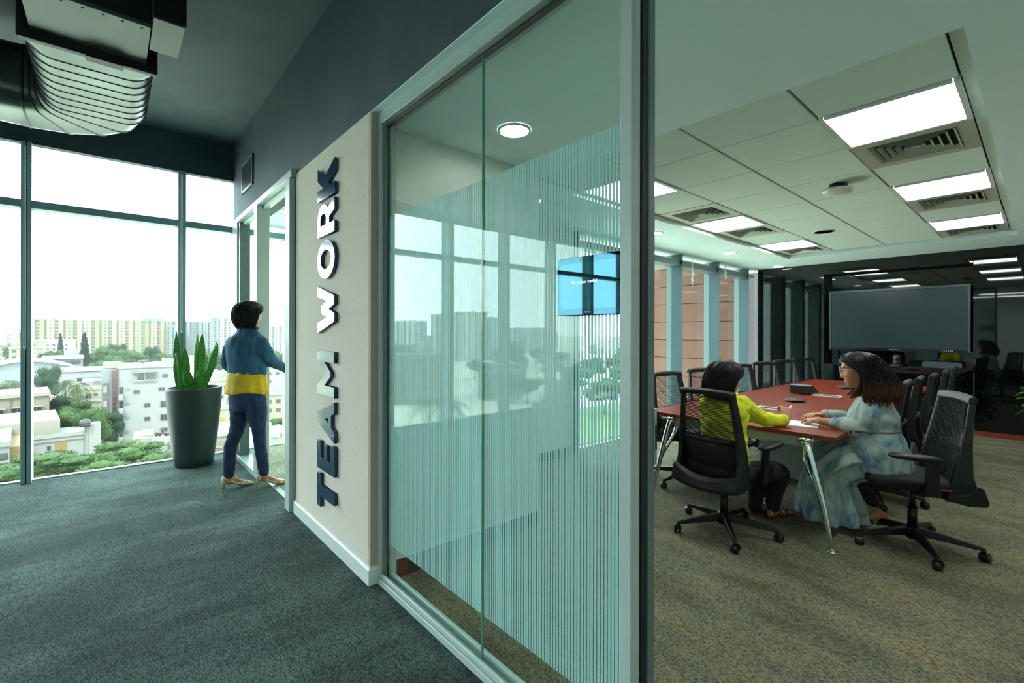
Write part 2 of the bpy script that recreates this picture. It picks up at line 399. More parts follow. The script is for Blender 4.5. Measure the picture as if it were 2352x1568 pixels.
for (i, j), w in vo.items():
    x0, x1, y0, y1 = gx[i] + .004, gx[i + 1] - .004, gy[j] + .004, gy[j + 1] - .004; cx, cy = (x0 + x1) / 2, (y0 + y1) / 2
    t = thing('air_diffuser', 'square louvred air diffuser, ' + w, 'vent', (cx, cy, TZ), group='air diffusers in the ceiling tray')
    mm = m_vent if j == 0 else m_vent2; h = .215
    q = MB()
    for b in ((x0, y0, x1, cy - h), (x0, cy + h, x1, y1), (x0, cy - h, cx - h, cy + h), (cx + h, cy - h, x1, cy + h)): q.box(b[0], b[1], TZ - .003, b[2], b[3], TZ + .014)
    q.build('face_plate', mm, t)
    q = MB(); q.box(cx - h, cy - h, TZ + .05, cx + h, cy + h, TZ + .06); q.build('throat', m_grid, t)
    for k in range(5):
        a = h - .004 - k * .04; b = a - .034; q = MB()
        q.rings([[V(cx + s * a, cy + u * a, TZ - .008) for s, u in ((-1, -1), (1, -1), (1, 1), (-1, 1))], [V(cx + s * b, cy + u * b, TZ + .035) for s, u in ((-1, -1), (1, -1), (1, 1), (-1, 1))],
                 [V(cx + s * (b + .004), cy + u * (b + .004), TZ + .035) for s, u in ((-1, -1), (1, -1), (1, 1), (-1, 1))], [V(cx + s * (a + .003), cy + u * (a + .003), TZ - .007) for s, u in ((-1, -1), (1, -1), (1, 1), (-1, 1))]], caps=False)
        q.build('louver', mm, t)
    q = MB(); q.box(cx - .02, cy - .02, TZ - .002, cx + .02, cy + .02, TZ + .004); q.build('centre_plate', mm, t)
# round things of the ceilings
def downlight(x, y, z, label, r=.095):
    t = thing('downlight', label, 'light', (x, y, z), group='round downlights')
    q = MB(); q.lathe([(r * .86, z - .002), (r * .9, z - .012), (r, z - .01), (r * 1.03, z - .001)], (x, y, 0), 32, False); q.build('ring', m_ring, t, smooth=True)
    q = MB(); q.lathe([(.001, z - .005), (r * .87, z - .005), (r * .87, z - .001)], (x, y, 0), 32); q.build('diffuser', m_down, t)
downlight(1.79, 2.04, CZ, 'round ceiling downlight behind the clear top of the glass partition')
downlight(2.86, 3.02, CZ, 'round downlight seen through the striped film above the wall tablet')
downlight(4.88, 3.03, CZ, 'round downlight over the windows just beyond the aluminium door post')
downlight(6.94, 3.06, CZ, 'round downlight over the windows, middle one of three in the soffit')
downlight(9.0, 3.1, CZ, 'round downlight by the corner of the black glass wall')
downlight(1.46, 5.35, 2.74, 'round downlight seen through the open doorway behind the standing woman')
for x, y, w in ((2.0, -.9, 'nearest to the entrance'), (4.2, -1.3, 'between the two others'), (6.6, -1.3, 'closest to the black wall')): downlight(x, y, CZ, 'added unseen fill downlight right of the table, ' + w)  # unseen lamps added to brighten the meeting room
t = thing('access_point', 'round white wireless device on a dark mount below the ceiling tiles', 'device', (4.545, 1.118, TZ))
q = MB(); q.lathe([(.06, TZ), (.065, TZ - .02), (.05, TZ - .035)], (4.545, 1.118, 0)); q.build('mount', m_gask, t, smooth=True)
q = MB(); q.lathe([(.07, TZ - .034), (.105, TZ - .045), (.11, TZ - .058), (.095, TZ - .075), (.001, TZ - .08)], (4.545, 1.118, 0), 28); q.build('shell', m_ring, t, smooth=True)
t = thing('ceiling_speaker', 'flat round white speaker grille set into the ceiling tiles', 'speaker', (6.53, 1.75, TZ))
q = MB(); q.lathe([(.115, TZ + .001), (.115, TZ - .006), (.105, TZ - .008)], (6.53, 1.75, 0), 28, False); q.build('rim', m_ring, t, smooth=True)
q = MB(); q.lathe([(.105, TZ - .006), (.001, TZ - .006)], (6.53, 1.75, 0), 28); q.build('grille', m_tile, t)

# ------------------------------------------------------------------ left facade
def winwall(prefix, y, xs, x0, x1, z1, trz, mm, fin, dep):
    """curtain wall along X at plane y: one window per bay, mullions, a transom"""
    n = 0
    for k in range(len(xs) + 1):
        a = x0 if k == 0 else xs[k - 1] + .035; b = x1 if k == len(xs) else xs[k] - .035
        if b - a < .02: continue
        n += 1; g = sgroup('window_%d' % (n + prefix), ((a + b) / 2, y, 0))
        q = MB(); q.box(a, y, .0, b, y + .012, trz[0]); q.build('pane', m_glassW, g)
        q = MB(); q.box(a, y, trz[1], b, y + .012, z1); q.build('pane', m_glassW, g)
        q = MB(); q.box(a, y - .01, -.01, b, y + .05, .012); q.build('sill', m_alu, g)
        q = MB(); q.box(a, y - dep, trz[0], b, y + .04, trz[1]); q.build('transom', mm, g, bevel=.004, seg=1)
    for x in xs:
        g = sgroup('trim_%d' % (prefix + 50 + xs.index(x)), (x, y, 0))
        q = MB(); q.box(x - .036, y - dep, 0, x - .004, y + .03, z1); q.box(x + .004, y - dep, 0, x + .036, y + .03, z1); q.build('mullion', mm, g, bevel=.003, seg=1)
        q = MB(); q.box(x - .005, y - dep + .012, 0, x + .005, y + .02, z1); q.build('gasket', m_gask, g)
        q = MB(); q.box(x - .03, y + .03, -1.5, x + .03, y + fin, z1 + .8); q.build('fin', m_fin if prefix < 30 else mm, g)
m_fin = mat('pale_pink_fin', '6f6866', .5)
xsL = [.61 - 1.2 * k for k in range(7)][::-1]
winwall(0, YF, xsL, -8, 1.125, 3.221, (2.60, 2.672), m_mull, .16, .10)
winwall(20, YF, [1.81, 3.01], 1.2, 3.9, 2.76, (2.60, 2.672), m_mull, .42, .10)
xsM = [4.15, 5.33, 6.53, 7.73, 8.91]
m_mullm = m_mullb
winwall(30, YM + .1, xsM, 4.12, TVX + .02, 2.8, (2.447, 2.531), m_aludk, .08, .15)
for x in xsM:                                                          # pale blue cladding of the meeting room mullions
    g = sgroup('trim_%d' % (80 + xsM.index(x)), (x, YM, 0)); q = MB(); q.box(x - .039, YM - .09, 0, x - .0365, YM + .09, 2.7); q.build('cladding', m_mullb, g)
sbox('trim_90', m_alu, (1.09, 6.0, 0, 1.2, YF - .06, 2.72))            # pilaster at the wall's end
sbox('trim_91', m_edge, (1.088, 5.97, 0, 1.2, 6.0, 2.72))
sbox('baseboard_pilaster', m_base, (1.075, 5.955, 0, 1.21, YF - .08, .1), bevel=.008)
# ------------------------------------------------------------------ lobby doorway
g = sgroup('door_1', (1.12, 4.9, 0))
def dpart(n, m, *b, bevel=.003): q = MB(); q.box(*b); return q.build(n, m, g, bevel=bevel, seg=1)
dpart('jamb', m_alu, 1.078, 3.93, 0, 1.125, 4.05, 2.66); dpart('gasket', m_aludk, 1.125, 3.905, 0, 1.2, 3.98, 2.66)
dpart('post', m_alu, 1.08, 5.0, 0, 1.19, 5.14, 2.67); dpart('gasket', m_gask, 1.12, 5.14, 0, 1.17, 5.155, 2.66)
dpart('head', m_alu, 1.08, 3.9, 2.665, 1.2, 5.97, 2.72); dpart('head_rail', m_alu, 1.13, 3.98, 2.63, 1.18, 5.97, 2.665)
dpart('stile', m_aludk, 1.10, 5.88, .06, 1.2, 5.97, 2.66); dpart('stile', m_alu, 1.13, 5.155, .06, 1.2, 5.2, 2.64)
dpart('sill', m_alu, 1.08, 5.14, 0, 1.2, 5.97, .055); dpart('side_pane', m_glassP, 1.15, 5.2, .055, 1.16, 5.88, 2.63)
dpart('threshold', m_aludk, 1.14, 4.05, 0, 1.19, 5.0, .004)
# ------------------------------------------------------------------ glass partition
g = sgroup('window_1', (1.2, 1.65, 0)); g.name = 'window_60'; BASES['window_60'] = Vector((1.2, 1.65, 0))
dpart('head_frame', m_alu, 1.16, -.55, 2.615, 1.25, 2.51, 2.69); dpart('soffit_trim', m_white, 1.12, -.55, 2.684, 1.162, 2.51, 2.69)
dpart('head_gasket', m_gask, 1.19, .85, 2.6, 1.215, 2.48, 2.616)
dpart('sill_frame', m_alu, 1.155, .79, 0, 1.25, 2.51, .035); dpart('sill_bead', m_alu, 1.165, .83, .035, 1.18, 2.49, .06); dpart('sill_bead', m_alu, 1.215, .83, .035, 1.235, 2.49, .06)
dpart('stile', m_alu, 1.162, 2.488, 0, 1.25, 2.512, 2.64); dpart('stile', m_aludk, 1.182, 2.455, .035, 1.2, 2.488, 2.62); dpart('stile', m_alu, 1.21, 2.44, .035, 1.245, 2.488, 2.62)
for y0, y1 in ((.83, 1.562), (1.57, 2.46)):
    dpart('pane', m_glassP, 1.195, y0, .04, 1.205, y1, 2.61, bevel=0)
dpart('glass_joint', m_glassE, 1.194, 1.5635, .04, 1.2052, 1.5685, 2.61, bevel=0)
# the frosted stripes stuck on the glass
M, t_, b_ = newmat('frosted_film'); m_film = M
b_.inputs['Base Color'].default_value = lin('d6eaea'); b_.inputs['Roughness'].default_value = .6
tl = t_.nodes.new('ShaderNodeBsdfTranslucent'); tl.inputs['Color'].default_value = lin('d4f0f2'); tr = t_.nodes.new('ShaderNodeBsdfTransparent'); tr.inputs['Color'].default_value = (.8, .95, .88, 1)
mx = t_.nodes.new('ShaderNodeMixShader'); mx.inputs[0].default_value = .55; mx2 = t_.nodes.new('ShaderNodeMixShader'); mx2.inputs[0].default_value = .04
t_.links.new(b_.outputs[0], mx.inputs[1]); t_.links.new(tl.outputs[0], mx.inputs[2]); t_.links.new(mx.outputs[0], mx2.inputs[1]); t_.links.new(tr.outputs[0], mx2.inputs[2]); t_.links.new(mx2.outputs[0], t_.nodes['Material Output'].inputs['Surface'])
q = MB(); y = .834; k = 0
while y < 2.45:
    q.box(1.2056, y, .225, 1.2062, min(y + .0098, 2.453), 2.085); y += .0142
q.build('frosted_stripes', m_film, g, kind='stuff')
# near door post: white face, grey return with rebate and gasket
g = sgroup('trim_70', (1.2, .8, 0))
dpart('post_face', m_alu, 1.15, .79, 0, 1.162, .832, 2.69); dpart('post_body', m_alu, 1.1625, .7905, 0, 1.195, .83, 2.69)
dpart('post_body', m_aludk, 1.1955, .795, 0, 1.262, .83, 2.69); dpart('gasket', m_gask, 1.2, .786, 0, 1.226, .797, 2.69)
dpart('stop_bead', m_aludk, 1.23, .782, 0, 1.262, .797, 2.69)
dpart('strike_plate', m_silver, 1.252, .776, 1.03, 1.264, .784, 1.2, bevel=.001); dpart('latch_hole', m_blackm, 1.2545, .7745, 1.075, 1.2615, .777, 1.15, bevel=0)
# ------------------------------------------------------------------ TV wall of black glass
sbox('wall_tv', m_blackm, (TVX + .012, -2.4, 0, TVX + .4, .653, CZ), (TVX + .012, 2.46, 0, TVX + .4, 3.53, CZ), (TVX + .012, .653, 2.435, TVX + .4, 2.46, CZ), (TVX + .012, .653, 0, TVX + .4, 2.46, .915), (TVX + .25, .653, .9, TVX + .4, 2.46, 2.44))
tvg = sgroup('trim_71', (TVX, 1, 0))
for y0, y1, z0, z1 in ((-2.4, .652, .884, CZ), (2.462, 3.53, .884, CZ), (.656, 2.458, 2.437, CZ), (-2.4, -.55, .07, .88), (-.545, .64, .07, .88), (.648, 2.458, .07, .912), (2.462, 3.53, .07, .88)):
    q = MB(); q.box(TVX, y0, z0, TVX + .012, y1, z1); q.build('glass_panel', m_black, tvg)
q = MB(); q.box(TVX + .235, .653, .915, TVX + .25, 2.46, 2.435); q.build('niche_back', m_black, tvg)
q = MB(); q.box(TVX - .002, .641, .07, TVX + .006, .647, .885); q.build('joint_strip', m_silver, tvg)
sbox('baseboard_tv_wall', m_wood, (TVX - .015, -2.4, 0, TVX, 3.5, .068))
q = MB()
for z in (.036, .05): q.box(TVX - .0165, .72, z, TVX - .0148, .86, z + .006)
struct(q.build('trim_72', m_blackm))
# ------------------------------------------------------------------ people
def pp(u, v, D):
    p = FWD * D + R0 * ((u - 1176) / CF * D); return V(p.x, p.y, CH - (v - 764 - .002 * (u - 1176)) / CF * D)
def azv(a, l=1, z=0): return V(l * cos(a), l * sin(a), z)
m_skin = mat('brown_skin', 'b27a5a', .5, col2='a66e50', nscale=9, spec=.4); m_skin.node_tree.nodes['Principled BSDF'].inputs['Subsurface Weight'].default_value = .08
m_skin.node_tree.nodes['Principled BSDF'].inputs['Subsurface Radius'].default_value = (.02, .008, .004)
m_peb = mat('white_pebble', 'd8d8d0', .6); m_lip = mat('lip_colour', '8a4040', .4); m_eyew = mat('eye_white', 'd8d2c8', .25); m_iris = mat('dark_iris', '1a100c', .15); m_brow = mat('eyebrow_black', '120d0b', .8)
def hairmat(name, root, tip, zt, zr):
    M, t, b = newmat(name); N = t.nodes.new; L = t.links.new
    co = N('ShaderNodeTexCoord'); se = N('ShaderNodeSeparateXYZ'); mp = N('ShaderNodeMapRange'); mp.inputs['From Min'].default_value = zt; mp.inputs['From Max'].default_value = zr
    L(co.outputs['Object'], se.inputs[0]); L(se.outputs['Z'], mp.inputs['Value'])
    n = N('ShaderNodeTexNoise'); m2 = N('ShaderNodeMapping'); m2.inputs['Scale'].default_value = (150, 150, 5); n.inputs['Scale'].default_value = 1; n.inputs['Detail'].default_value = 3
    L(co.outputs['Object'], m2.inputs[0]); L(m2.outputs[0], n.inputs['Vector'])
    mx = N('ShaderNodeMixRGB'); mx.inputs[1].default_value = lin(tip); mx.inputs[2].default_value = lin(root); L(mp.outputs[0], mx.inputs[0])
    ml = N('ShaderNodeMixRGB'); ml.blend_type = 'MULTIPLY'; ml.inputs[0].default_value = .8; r = N('ShaderNodeValToRGB'); r.color_ramp.elements[0].color = (.4, .4, .4, 1); r.color_ramp.elements[1].color = (1.5, 1.5, 1.5, 1); r.color_ramp.elements[0].position = .35; r.color_ramp.elements[1].position = .68
    L(n.outputs['Fac'], r.inputs[0]); L(mx.outputs[0], ml.inputs[1]); L(r.outputs[0], ml.inputs[2]); L(ml.outputs[0], b.inputs['Base Color'])
    bp = N('ShaderNodeBump'); bp.inputs['Strength'].default_value = .5; bp.inputs['Distance'].default_value = .003; L(n.outputs['Fac'], bp.inputs['Height']); L(bp.outputs[0], b.inputs['Normal'])
    b.inputs['Roughness'].default_value = .45; b.inputs['Specular IOR Level'].default_value = .16
    return M
def gz(x, s): return math.exp(-x * x / (2 * s * s))
HW_ = [(-.122, .012), (-.114, .034), (-.095, .049), (-.07, .058), (-.04, .066), (0, .071), (.04, .074), (.07, .068), (.095, .05), (.108, .03), (.115, .006)]
HF_ = [(-.122, .03), (-.116, .062), (-.108, .079), (-.098, .081), (-.09, .077), (-.083, .084), (-.077, .080), (-.070, .086), (-.060, .083), (-.045, .083), (-.02, .082), (.0, .083), (.018, .090), (.03, .092), (.05, .09), (.075, .078), (.098, .052), (.108, .03), (.115, .005)]
HB_ = [(-.122, .0), (-.11, .01), (-.09, .04), (-.06, .07), (-.03, .088), (.01, .1), (.05, .098), (.08, .08), (.1, .05), (.115, .005)]
def head_frame(c, az, pitch=0, roll=0, s=1.0):
    M = Matrix.Translation(c) @ Matrix.Rotation(az, 4, 'Z') @ Matrix.Rotation(-pitch, 4, 'Y') @ Matrix.Rotation(roll, 4, 'X') @ Matrix.Scale(s, 4); return M
def face_x(y, z, x):
    n = .0
    if -.062 < z < .03:
        f = (.03 - z) / .072
        n += (.004 + .024 * max(0, min(1, f)) ** 1.3) * gz(y, .008 + .005 * max(0, f)) * (1 if z > -.045 else max(0, 1 - (-.045 - z) / .013))
    n += -.009 * (gz(y - .031, .015) + gz(y + .031, .015)) * gz(z - .004, .010)
    n += .004 * (gz(y - .03, .02) + gz(y + .03, .02)) * gz(z - .026, .008)
    n += .004 * (gz(y - .04, .018) + gz(y + .04, .018)) * gz(z + .03, .02)
    return x + n
def head(q, M):
    zs = [-.122 + .237 * k / 44 for k in range(45)]; n = 56; R = []
    for z in zs:
        w, f, b = lerp(HW_, z), lerp(HF_, z), lerp(HB_, z); r = []
        for k in range(n):
            t = 2 * pi * k / n; c, s_ = cos(t), sin(t)
            y = w * (abs(s_) ** .9) * (1 if s_ > 0 else -1); x = (f if c > 0 else b) * (abs(c) ** .8) * (1 if c > 0 else -1)
            if c > 0: x = face_x(y, z, x)
            r.append(M @ V(x, y, z))
        R.append(r)
    q.rings(R)
    for s_ in (-1, 1): q.ball(M @ V(-.008, s_ * .074, -.012), (.018, .008, .03), 10, 8)
def eyes(M, parent):
    for s_ in (-1, 1):
        q = MB(); q.ball(M @ V(.0665, s_ * .031, .003), .0125, 14, 10); e = q.build('eye', m_eyew, parent, smooth=True)
        q = MB(); q.ball(M @ V(.0755, s_ * .031, .003), .0058, 10, 8); q.build('iris', m_iris, e, smooth=True)
        q = MB(); q.tube([M @ V(face_x(y, .024, .087 - abs(y) ** 2 * 6), s_ * y, .022 + .004 * sin((y - .012) / .038 * pi)) for y in (.012, .022, .032, .042, .05)], [.002, .003, .003, .0025, .001], 6); q.build('eyebrow', m_brow, parent, smooth=True)
    q = MB()
    for z, d, h in ((-.071, .0022, .004), (-.0815, .002, .0045)): q.tube([M @ V(lerp(HF_, z) * (1 - (y / .06) ** 2 * .7) + d - .003, y, z) for y in (-.023, -.015, -.006, 0, .006, .015, .023)], [.001, h * .8, h, h * .9, h, h * .8, .001], 8)
    q.build('lips', m_lip, parent, smooth=True)
def hand(q, w, d, pn, left, curl=(.35, .5, .4), spread=.09, s=1.0, thumb=.6, fcurl=None):
    """palm, four unequal fingers, a thumb from the palm's side; d towards the fingers, pn out of the palm"""
    w, d, pn = Vector(w), Vector(d).normalized(), Vector(pn); pn = (pn - d * pn.dot(d)).normalized(); sd = d.cross(pn) * (1 if left else -1)   # towards the thumb
    R = []
    for f, hw, ht in ((-.02, .024, .019), (.0, .026, .018), (.03, .034, .015), (.06, .040, .014), (.085, .041, .012), (.096, .036, .009)):
        c = w + d * f * s; R.append([c + (sd * cos(a) * hw + pn * sin(a) * ht) * s for a in [2 * pi * k / 14 for k in range(14)]])
    q.rings(R)
    for i, (off, ln, r) in enumerate(((.030, .074, .0088), (.010, .082, .009), (-.010, .077, .0087), (-.029, .061, .0078))):
        cu = fcurl[i] if fcurl else curl; p = w + (d * .085 + sd * off) * s; dd = (d + sd * spread * off / .03).normalized(); pts = [p - d * .02 * s, p]; a = 0
        for j, (fr, c) in enumerate(zip((.44, .32, .24), cu)):
            a += c; p = p + (dd * cos(a) + pn * sin(a)) * ln * fr * s; pts.append(p)
        q.tube(pts, [r * s * k for k in (1, 1.02, .98, .9, .72)], 8); q.ball(pts[-1], r * s * .72, 8, 6)
    p = w + (d * .022 + sd * .026) * s; a = thumb; pts = [p - sd * .01 * s, p]
    for ln, da in ((.038, 0), (.032, -.25), (.025, -.2)):
        a += da; p = p + (d * cos(a) + sd * sin(a) * .85 + pn * .35).normalized() * ln * s; pts.append(p)
    q.tube(pts, [.012 * s, .0125 * s, .0105 * s, .0095 * s, .0075 * s], 8); q.ball(pts[-1], .0075 * s, 8, 6)
def wrinkle(o, amp, sc, stretch=(1, 1, 1), amp2=0, sc2=30):
    me = o.data
    N_ = len(me.vertices); nn = [0.0] * (3 * N_); me.vertices.foreach_get('normal', nn); cs = [0.0] * (3 * N_); me.vertices.foreach_get('co', cs)
    for i in range(N_):
        p = Vector((cs[3 * i] * stretch[0], cs[3 * i + 1] * stretch[1], cs[3 * i + 2] * stretch[2]))
        a = amp * (abs(mnoise.noise(p * sc)) * 2 - .55)
        if amp2: a += amp2 * mnoise.noise(p * sc2)
        for j in range(3): cs[3 * i + j] += nn[3 * i + j] * a
    me.vertices.foreach_set('co', cs)
    me.update()
def skinpart(q, name, m, parent, vox, sm=1, **k):
    o = q.build(name, m, parent, smooth=True, fixn=True); remesh(o, vox, sm); o.data.polygons.foreach_set('use_smooth', [True] * len(o.data.polygons)); return o
def limb(q, pts, n=14, k=5):
    """tapered limb through (u, v, depth, radius)"""
    P = spline(pts, k); q.tube([pp(*p[:3]) for p in P], [p[3] for p in P], n)
    for p in (P[0], P[-1]): q.ball(pp(*p[:3]), p[3] * .98, 10, 8)
def shell(q, M, rows, n=64, jag=.006, seed=0, thick=.014, locks=150, wave=0):
    """hair: rows from the crown down of (z, front, back, half width, opening half angle in degrees, shift back)"""
    rnd = random.Random(seed); rows = spline(rows, 4); outer = []; inner = []
    def ring(row, g, last=0):
        z, f, b, w, al, sh = row; al = radians(max(0, al)); r = []
        for k in range(n + 1):
            t = al + (2 * pi - 2 * al) * k / n; c, s_ = cos(t), sin(t)
            wob = .0028 * sin(t * 23 + 3 * mnoise.noise(V(t * 3, z * 9, seed))) + .003 * mnoise.noise(V(t * 6, z * 14, seed + 3))
            x = ((f if c > 0 else b) + wob - g) * abs(c) ** .97 * (1 if c > 0 else -1) - sh; y = (w + wob - g) * abs(s_) ** .97 * (1 if s_ > 0 else -1)
            zz = z + (rnd.uniform(-1, 1) * jag if last else 0)
            r.append(M @ V(x, y, zz))
        return r
    for i, row in enumerate(rows): outer.append(ring(row, 0, i == len(rows) - 1))
    for row in rows: inner.append(ring(row, thick))
    q.rings(outer + inner[::-1], caps=False, closed=False)
    # closing edges at the parting of the opening
    L = len(outer)
    for e in (0, n):
        q.rings([[outer[i][e], inner[i][e]] for i in range(L)], caps=False, closed=False)
    for j in range(locks):                                               # loose locks
        k = rnd.randrange(n + 1); i0 = rnd.randrange(9, max(10, L - 6)); pts = []
        kk = k + 0.0
        for i in range(i0, L, 2):
            a = outer[i][min(n, int(kk))]; pts.append(a + (a - (M @ V(0, 0, 0))).normalized() * (.002 + wave * (.5 + .5 * sin(i * .55 + j)) * i / L)); kk = min(n, max(0, kk + rnd.uniform(-.6, .6)))
        if len(pts) > 2:
            e = pts[-1] + (pts[-1] - pts[-2]) * rnd.uniform(.2, 1.0); pts.append(e); q.tube(pts, [.0016] + [.0027] * (len(pts) - 2) + [.0005], 5)

# ============ the standing woman at the doorway
Dw = 4.28
w1 = thing('person', 'person in a cropped denim jacket and yellow top walking to the doorway', 'person', (.97, 4.8, 0))
hm = hairmat('black_hair', '0f1413', '0d1211', 0, 1)
M1 = head_frame(pp(573, 722, Dw), radians(6), radians(-4), 0, 1.0)
q = MB(); head(q, M1); limb(q, [(573, 738, Dw, .052), (570, 765, Dw, .056), (569, 790, Dw, .08)])
q.rings([[pp(567, v, Dw) + azv(radians(50)) * cos(t) * b + azv(radians(140)) * sin(t) * a for t in [2 * pi * k / 24 for k in range(24)]] for v, a, b in ((778, .09, .06), (800, .13, .08), (850, .11, .07), (905, .12, .075), (920, .10, .07))])
limb(q, [(596, 790, Dw - .04, .036), (622, 830, Dw + .04, .04), (640, 840, Dw + .14, .033), (664, 845, Dw + .24, .025)])
limb(q, [(538, 792, Dw + .06, .036), (523, 838, Dw + .12, .04), (545, 850, Dw + .33, .026)])
wr = pp(664, 845, Dw + .24); hand(q, wr, azv(radians(20)) + V(0, 0, .1), V(.2, .9, -.2), False, (.4, .6, .4), s=.95)
wl = pp(545, 850, Dw + .33); hand(q, wl, azv(radians(60)) + V(0, 0, -.2), V(.6, -.5, 0), True, (.4, .5, .4), s=.95)
LA, RA = (527, 1097, Dw - .03), (607, 1088, Dw - .0)
limb(q, [(550, 915, Dw, .062), (543, 992, Dw - .02, .038), (529, 1050, Dw - .03, .034), (LA[0], LA[1], LA[2], .031), (LA[0] + 1, LA[1] + 8, LA[2], .033)])
limb(q, [(586, 915, Dw, .062), (596, 992, Dw - .0, .038), (602, 1050, Dw, .032), (RA[0], RA[1], RA[2], .031), (RA[0] + 1, RA[1] + 7, RA[2], .033)])
FT = [(pp(520, 1113, Dw - .05), radians(-4)), (pp(600, 1102, Dw - .0), radians(-8))]
for (c, a) in FT:
    c = V(c.x, c.y, 0); F_ = azv(a); R = []
    for f, h, w_, t_h in ((-.005, .085, .024, .03), (.04, .085, .03, .035), (.09, .06, .033, .028), (.14, .034, .036, .018), (.19, .022, .03, .012), (.222, .018, .012, .007)):
        R.append([c + F_ * f + V(-F_.y, F_.x, 0) * w_ * cos(t) + V(0, 0, h + t_h * sin(t)) for t in [2 * pi * k / 12 for k in range(12)]])
    q.rings(R)
skinpart(q, 'body', m_skin, w1, .0055)
eyes(M1, w1)
q = MB(); shell(q, M1, [(.131, .012, .012, .012, 0, 0), (.126, .038, .04, .038, 0, 0), (.112, .068, .075, .066, 0, 0), (.092, .09, .1, .086, 0, 0), (.068, .106, .124, .108, 0, 0), (.04, .106, .137, .117, 26, 0), (.01, .096, .143, .123, 54, 0), (-.03, .085, .143, .126, 62, 0), (-.07, .078, .134, .122, 66, 0), (-.10, .074, .116, .113, 68, 0), (-.128, .07, .10, .10, 70, 0)], seed=3); q.build('hair', hm, w1, smooth=True)
m_denim = mat('denim_jacket', '1c4763', .85, col2='2a5d7a', nscale=16, stretch=(1, 1, .35), bump=.5, bscale=90)
t_ = m_denim.node_tree; wv = t_.nodes.new('ShaderNodeTexWave'); wv.bands_direction = 'X'; wv.inputs['Scale'].default_value = 26; wv.inputs['Distortion'].default_value = 1.2; co_ = t_.nodes.new('ShaderNodeTexCoord'); mm_ = t_.nodes.new('ShaderNodeMixRGB'); mm_.blend_type = 'MULTIPLY'; mm_.inputs[0].default_value = .55
rr_ = t_.nodes.new('ShaderNodeValToRGB'); rr_.color_ramp.elements[0].color = (.45, .5, .55, 1); rr_.color_ramp.elements[1].color = (1.25, 1.25, 1.25, 1); b_ = t_.nodes['Principled BSDF']; lk = b_.inputs['Base Color'].links[0].from_socket
t_.links.new(co_.outputs['Object'], wv.inputs[0]); t_.links.new(wv.outputs['Fac'], rr_.inputs[0]); t_.links.new(lk, mm_.inputs[1]); t_.links.new(rr_.outputs[0], mm_.inputs[2]); t_.links.new(mm_.outputs[0], b_.inputs['Base Color'])
m_yel2 = mat('yellow_blouse', 'd3b404', .7, col2='c4a402', nscale=20); m_jean = mat('dark_blue_jeans', '0f2440', .85, col2='17335a', nscale=6, bump=.3, bscale=300); m_seam = mat('denim_seam', '14384f', .9)
def torso(q, rows, a_f, D):
    """rows of (u, v, half width, half depth, depth shift); a_f: heading of the chest"""
    rows = spline(rows, 5); F_, L_ = azv(a_f), azv(a_f + pi / 2)
    q.rings([[pp(u, v, D + dd) + F_ * cos(t) * b + L_ * sin(t) * a for t in [2 * pi * k / 32 for k in range(32)]] for u, v, a, b, dd in rows])
q = MB(); AF = radians(52)
torso(q, [(569, 861, .168, .112, 0), (568, 845, .17, .118, 0), (566, 815, .178, .12, 0), (566, 790, .178, .115, 0), (567, 776, .155, .095, 0), (569, 766, .11, .08, 0), (571, 752, .068, .066, 0)], AF, Dw)
limb(q, [(596, 784, Dw - .05, .062), (610, 806, Dw - .04, .063), (624, 828, Dw + .04, .058), (641, 838, Dw + .14, .049), (657, 845, Dw + .21, .043)]); limb(q, [(537, 786, Dw + .06, .066), (527, 812, Dw + .07, .062), (524, 838, Dw + .12, .056), (545, 850, Dw + .30, .045)])
o = skinpart(q, 'denim_jacket', m_denim, w1, .009, 2); wrinkle(o, .007, 14, (1, 1, .5))
jk = o
q = MB(); F_, L_ = azv(AF), azv(AF + pi / 2)
def tring(v, a, b, u=567): return [pp(u, v, Dw) + F_ * cos(t) * b + L_ * sin(t) * a for t in [2 * pi * k / 40 for k in range(41)]]
q.tube(tring(857, .160, .106, 569), .0085, 8, caps=False, flat=.5); q.build('hem_band', m_seam, jk, smooth=True)
q = MB(); q.tube([p + V(0, 0, -.0) for p in tring(794, .176, .114, 566)][12:30], .0025, 5); q.build('yoke_seam', m_seam, jk, smooth=True); q = MB(); q.tube([pp(571, 754, Dw) + F_ * cos(t) * .072 + L_ * sin(t) * .074 for t in [2 * pi * k / 30 for k in range(31)]], .012, 8, caps=False); q.build('collar', m_seam, jk, smooth=True)
q = MB(); c = pp(563, 857, Dw) - F_ * .13; q.ball(c, .011, 10, 8); q.build('button', m_peb, jk, smooth=True)
q = MB(); q.tube([pp(655, 845, Dw + .20), pp(660, 845, Dw + .225)], [.047, .046], 16); q.build('cuff', mat('pale_denim_cuff', '7d99a5', .85), jk, smooth=True)
q = MB(); R = []
for v, a, b in ((846, .155, .105), (862, .172, .118), (880, .176, .124), (896, .184, .13), (902, .187, .133)):
    f = max(0, (v - 855) / 50); R.append([pp(568, v, Dw) + F_ * cos(t) * (b + .008 * f * sin(9 * t + 1)) + L_ * sin(t) * (a + .010 * f * sin(11 * t) + .006 * f * sin(5 * t)) + V(0, 0, -.012 * f * sin(3 * t + .6)) for t in [2 * pi * k / 72 for k in range(72)]])
q.rings(R); q.build('yellow_blouse', m_yel2, w1, smooth=True)
q = MB(); torso(q, [(568, 885, .152, .105, 0), (568, 905, .168, .122, 0), (569, 925, .165, .125, 0), (570, 942, .13, .10, 0)], radians(40), Dw)
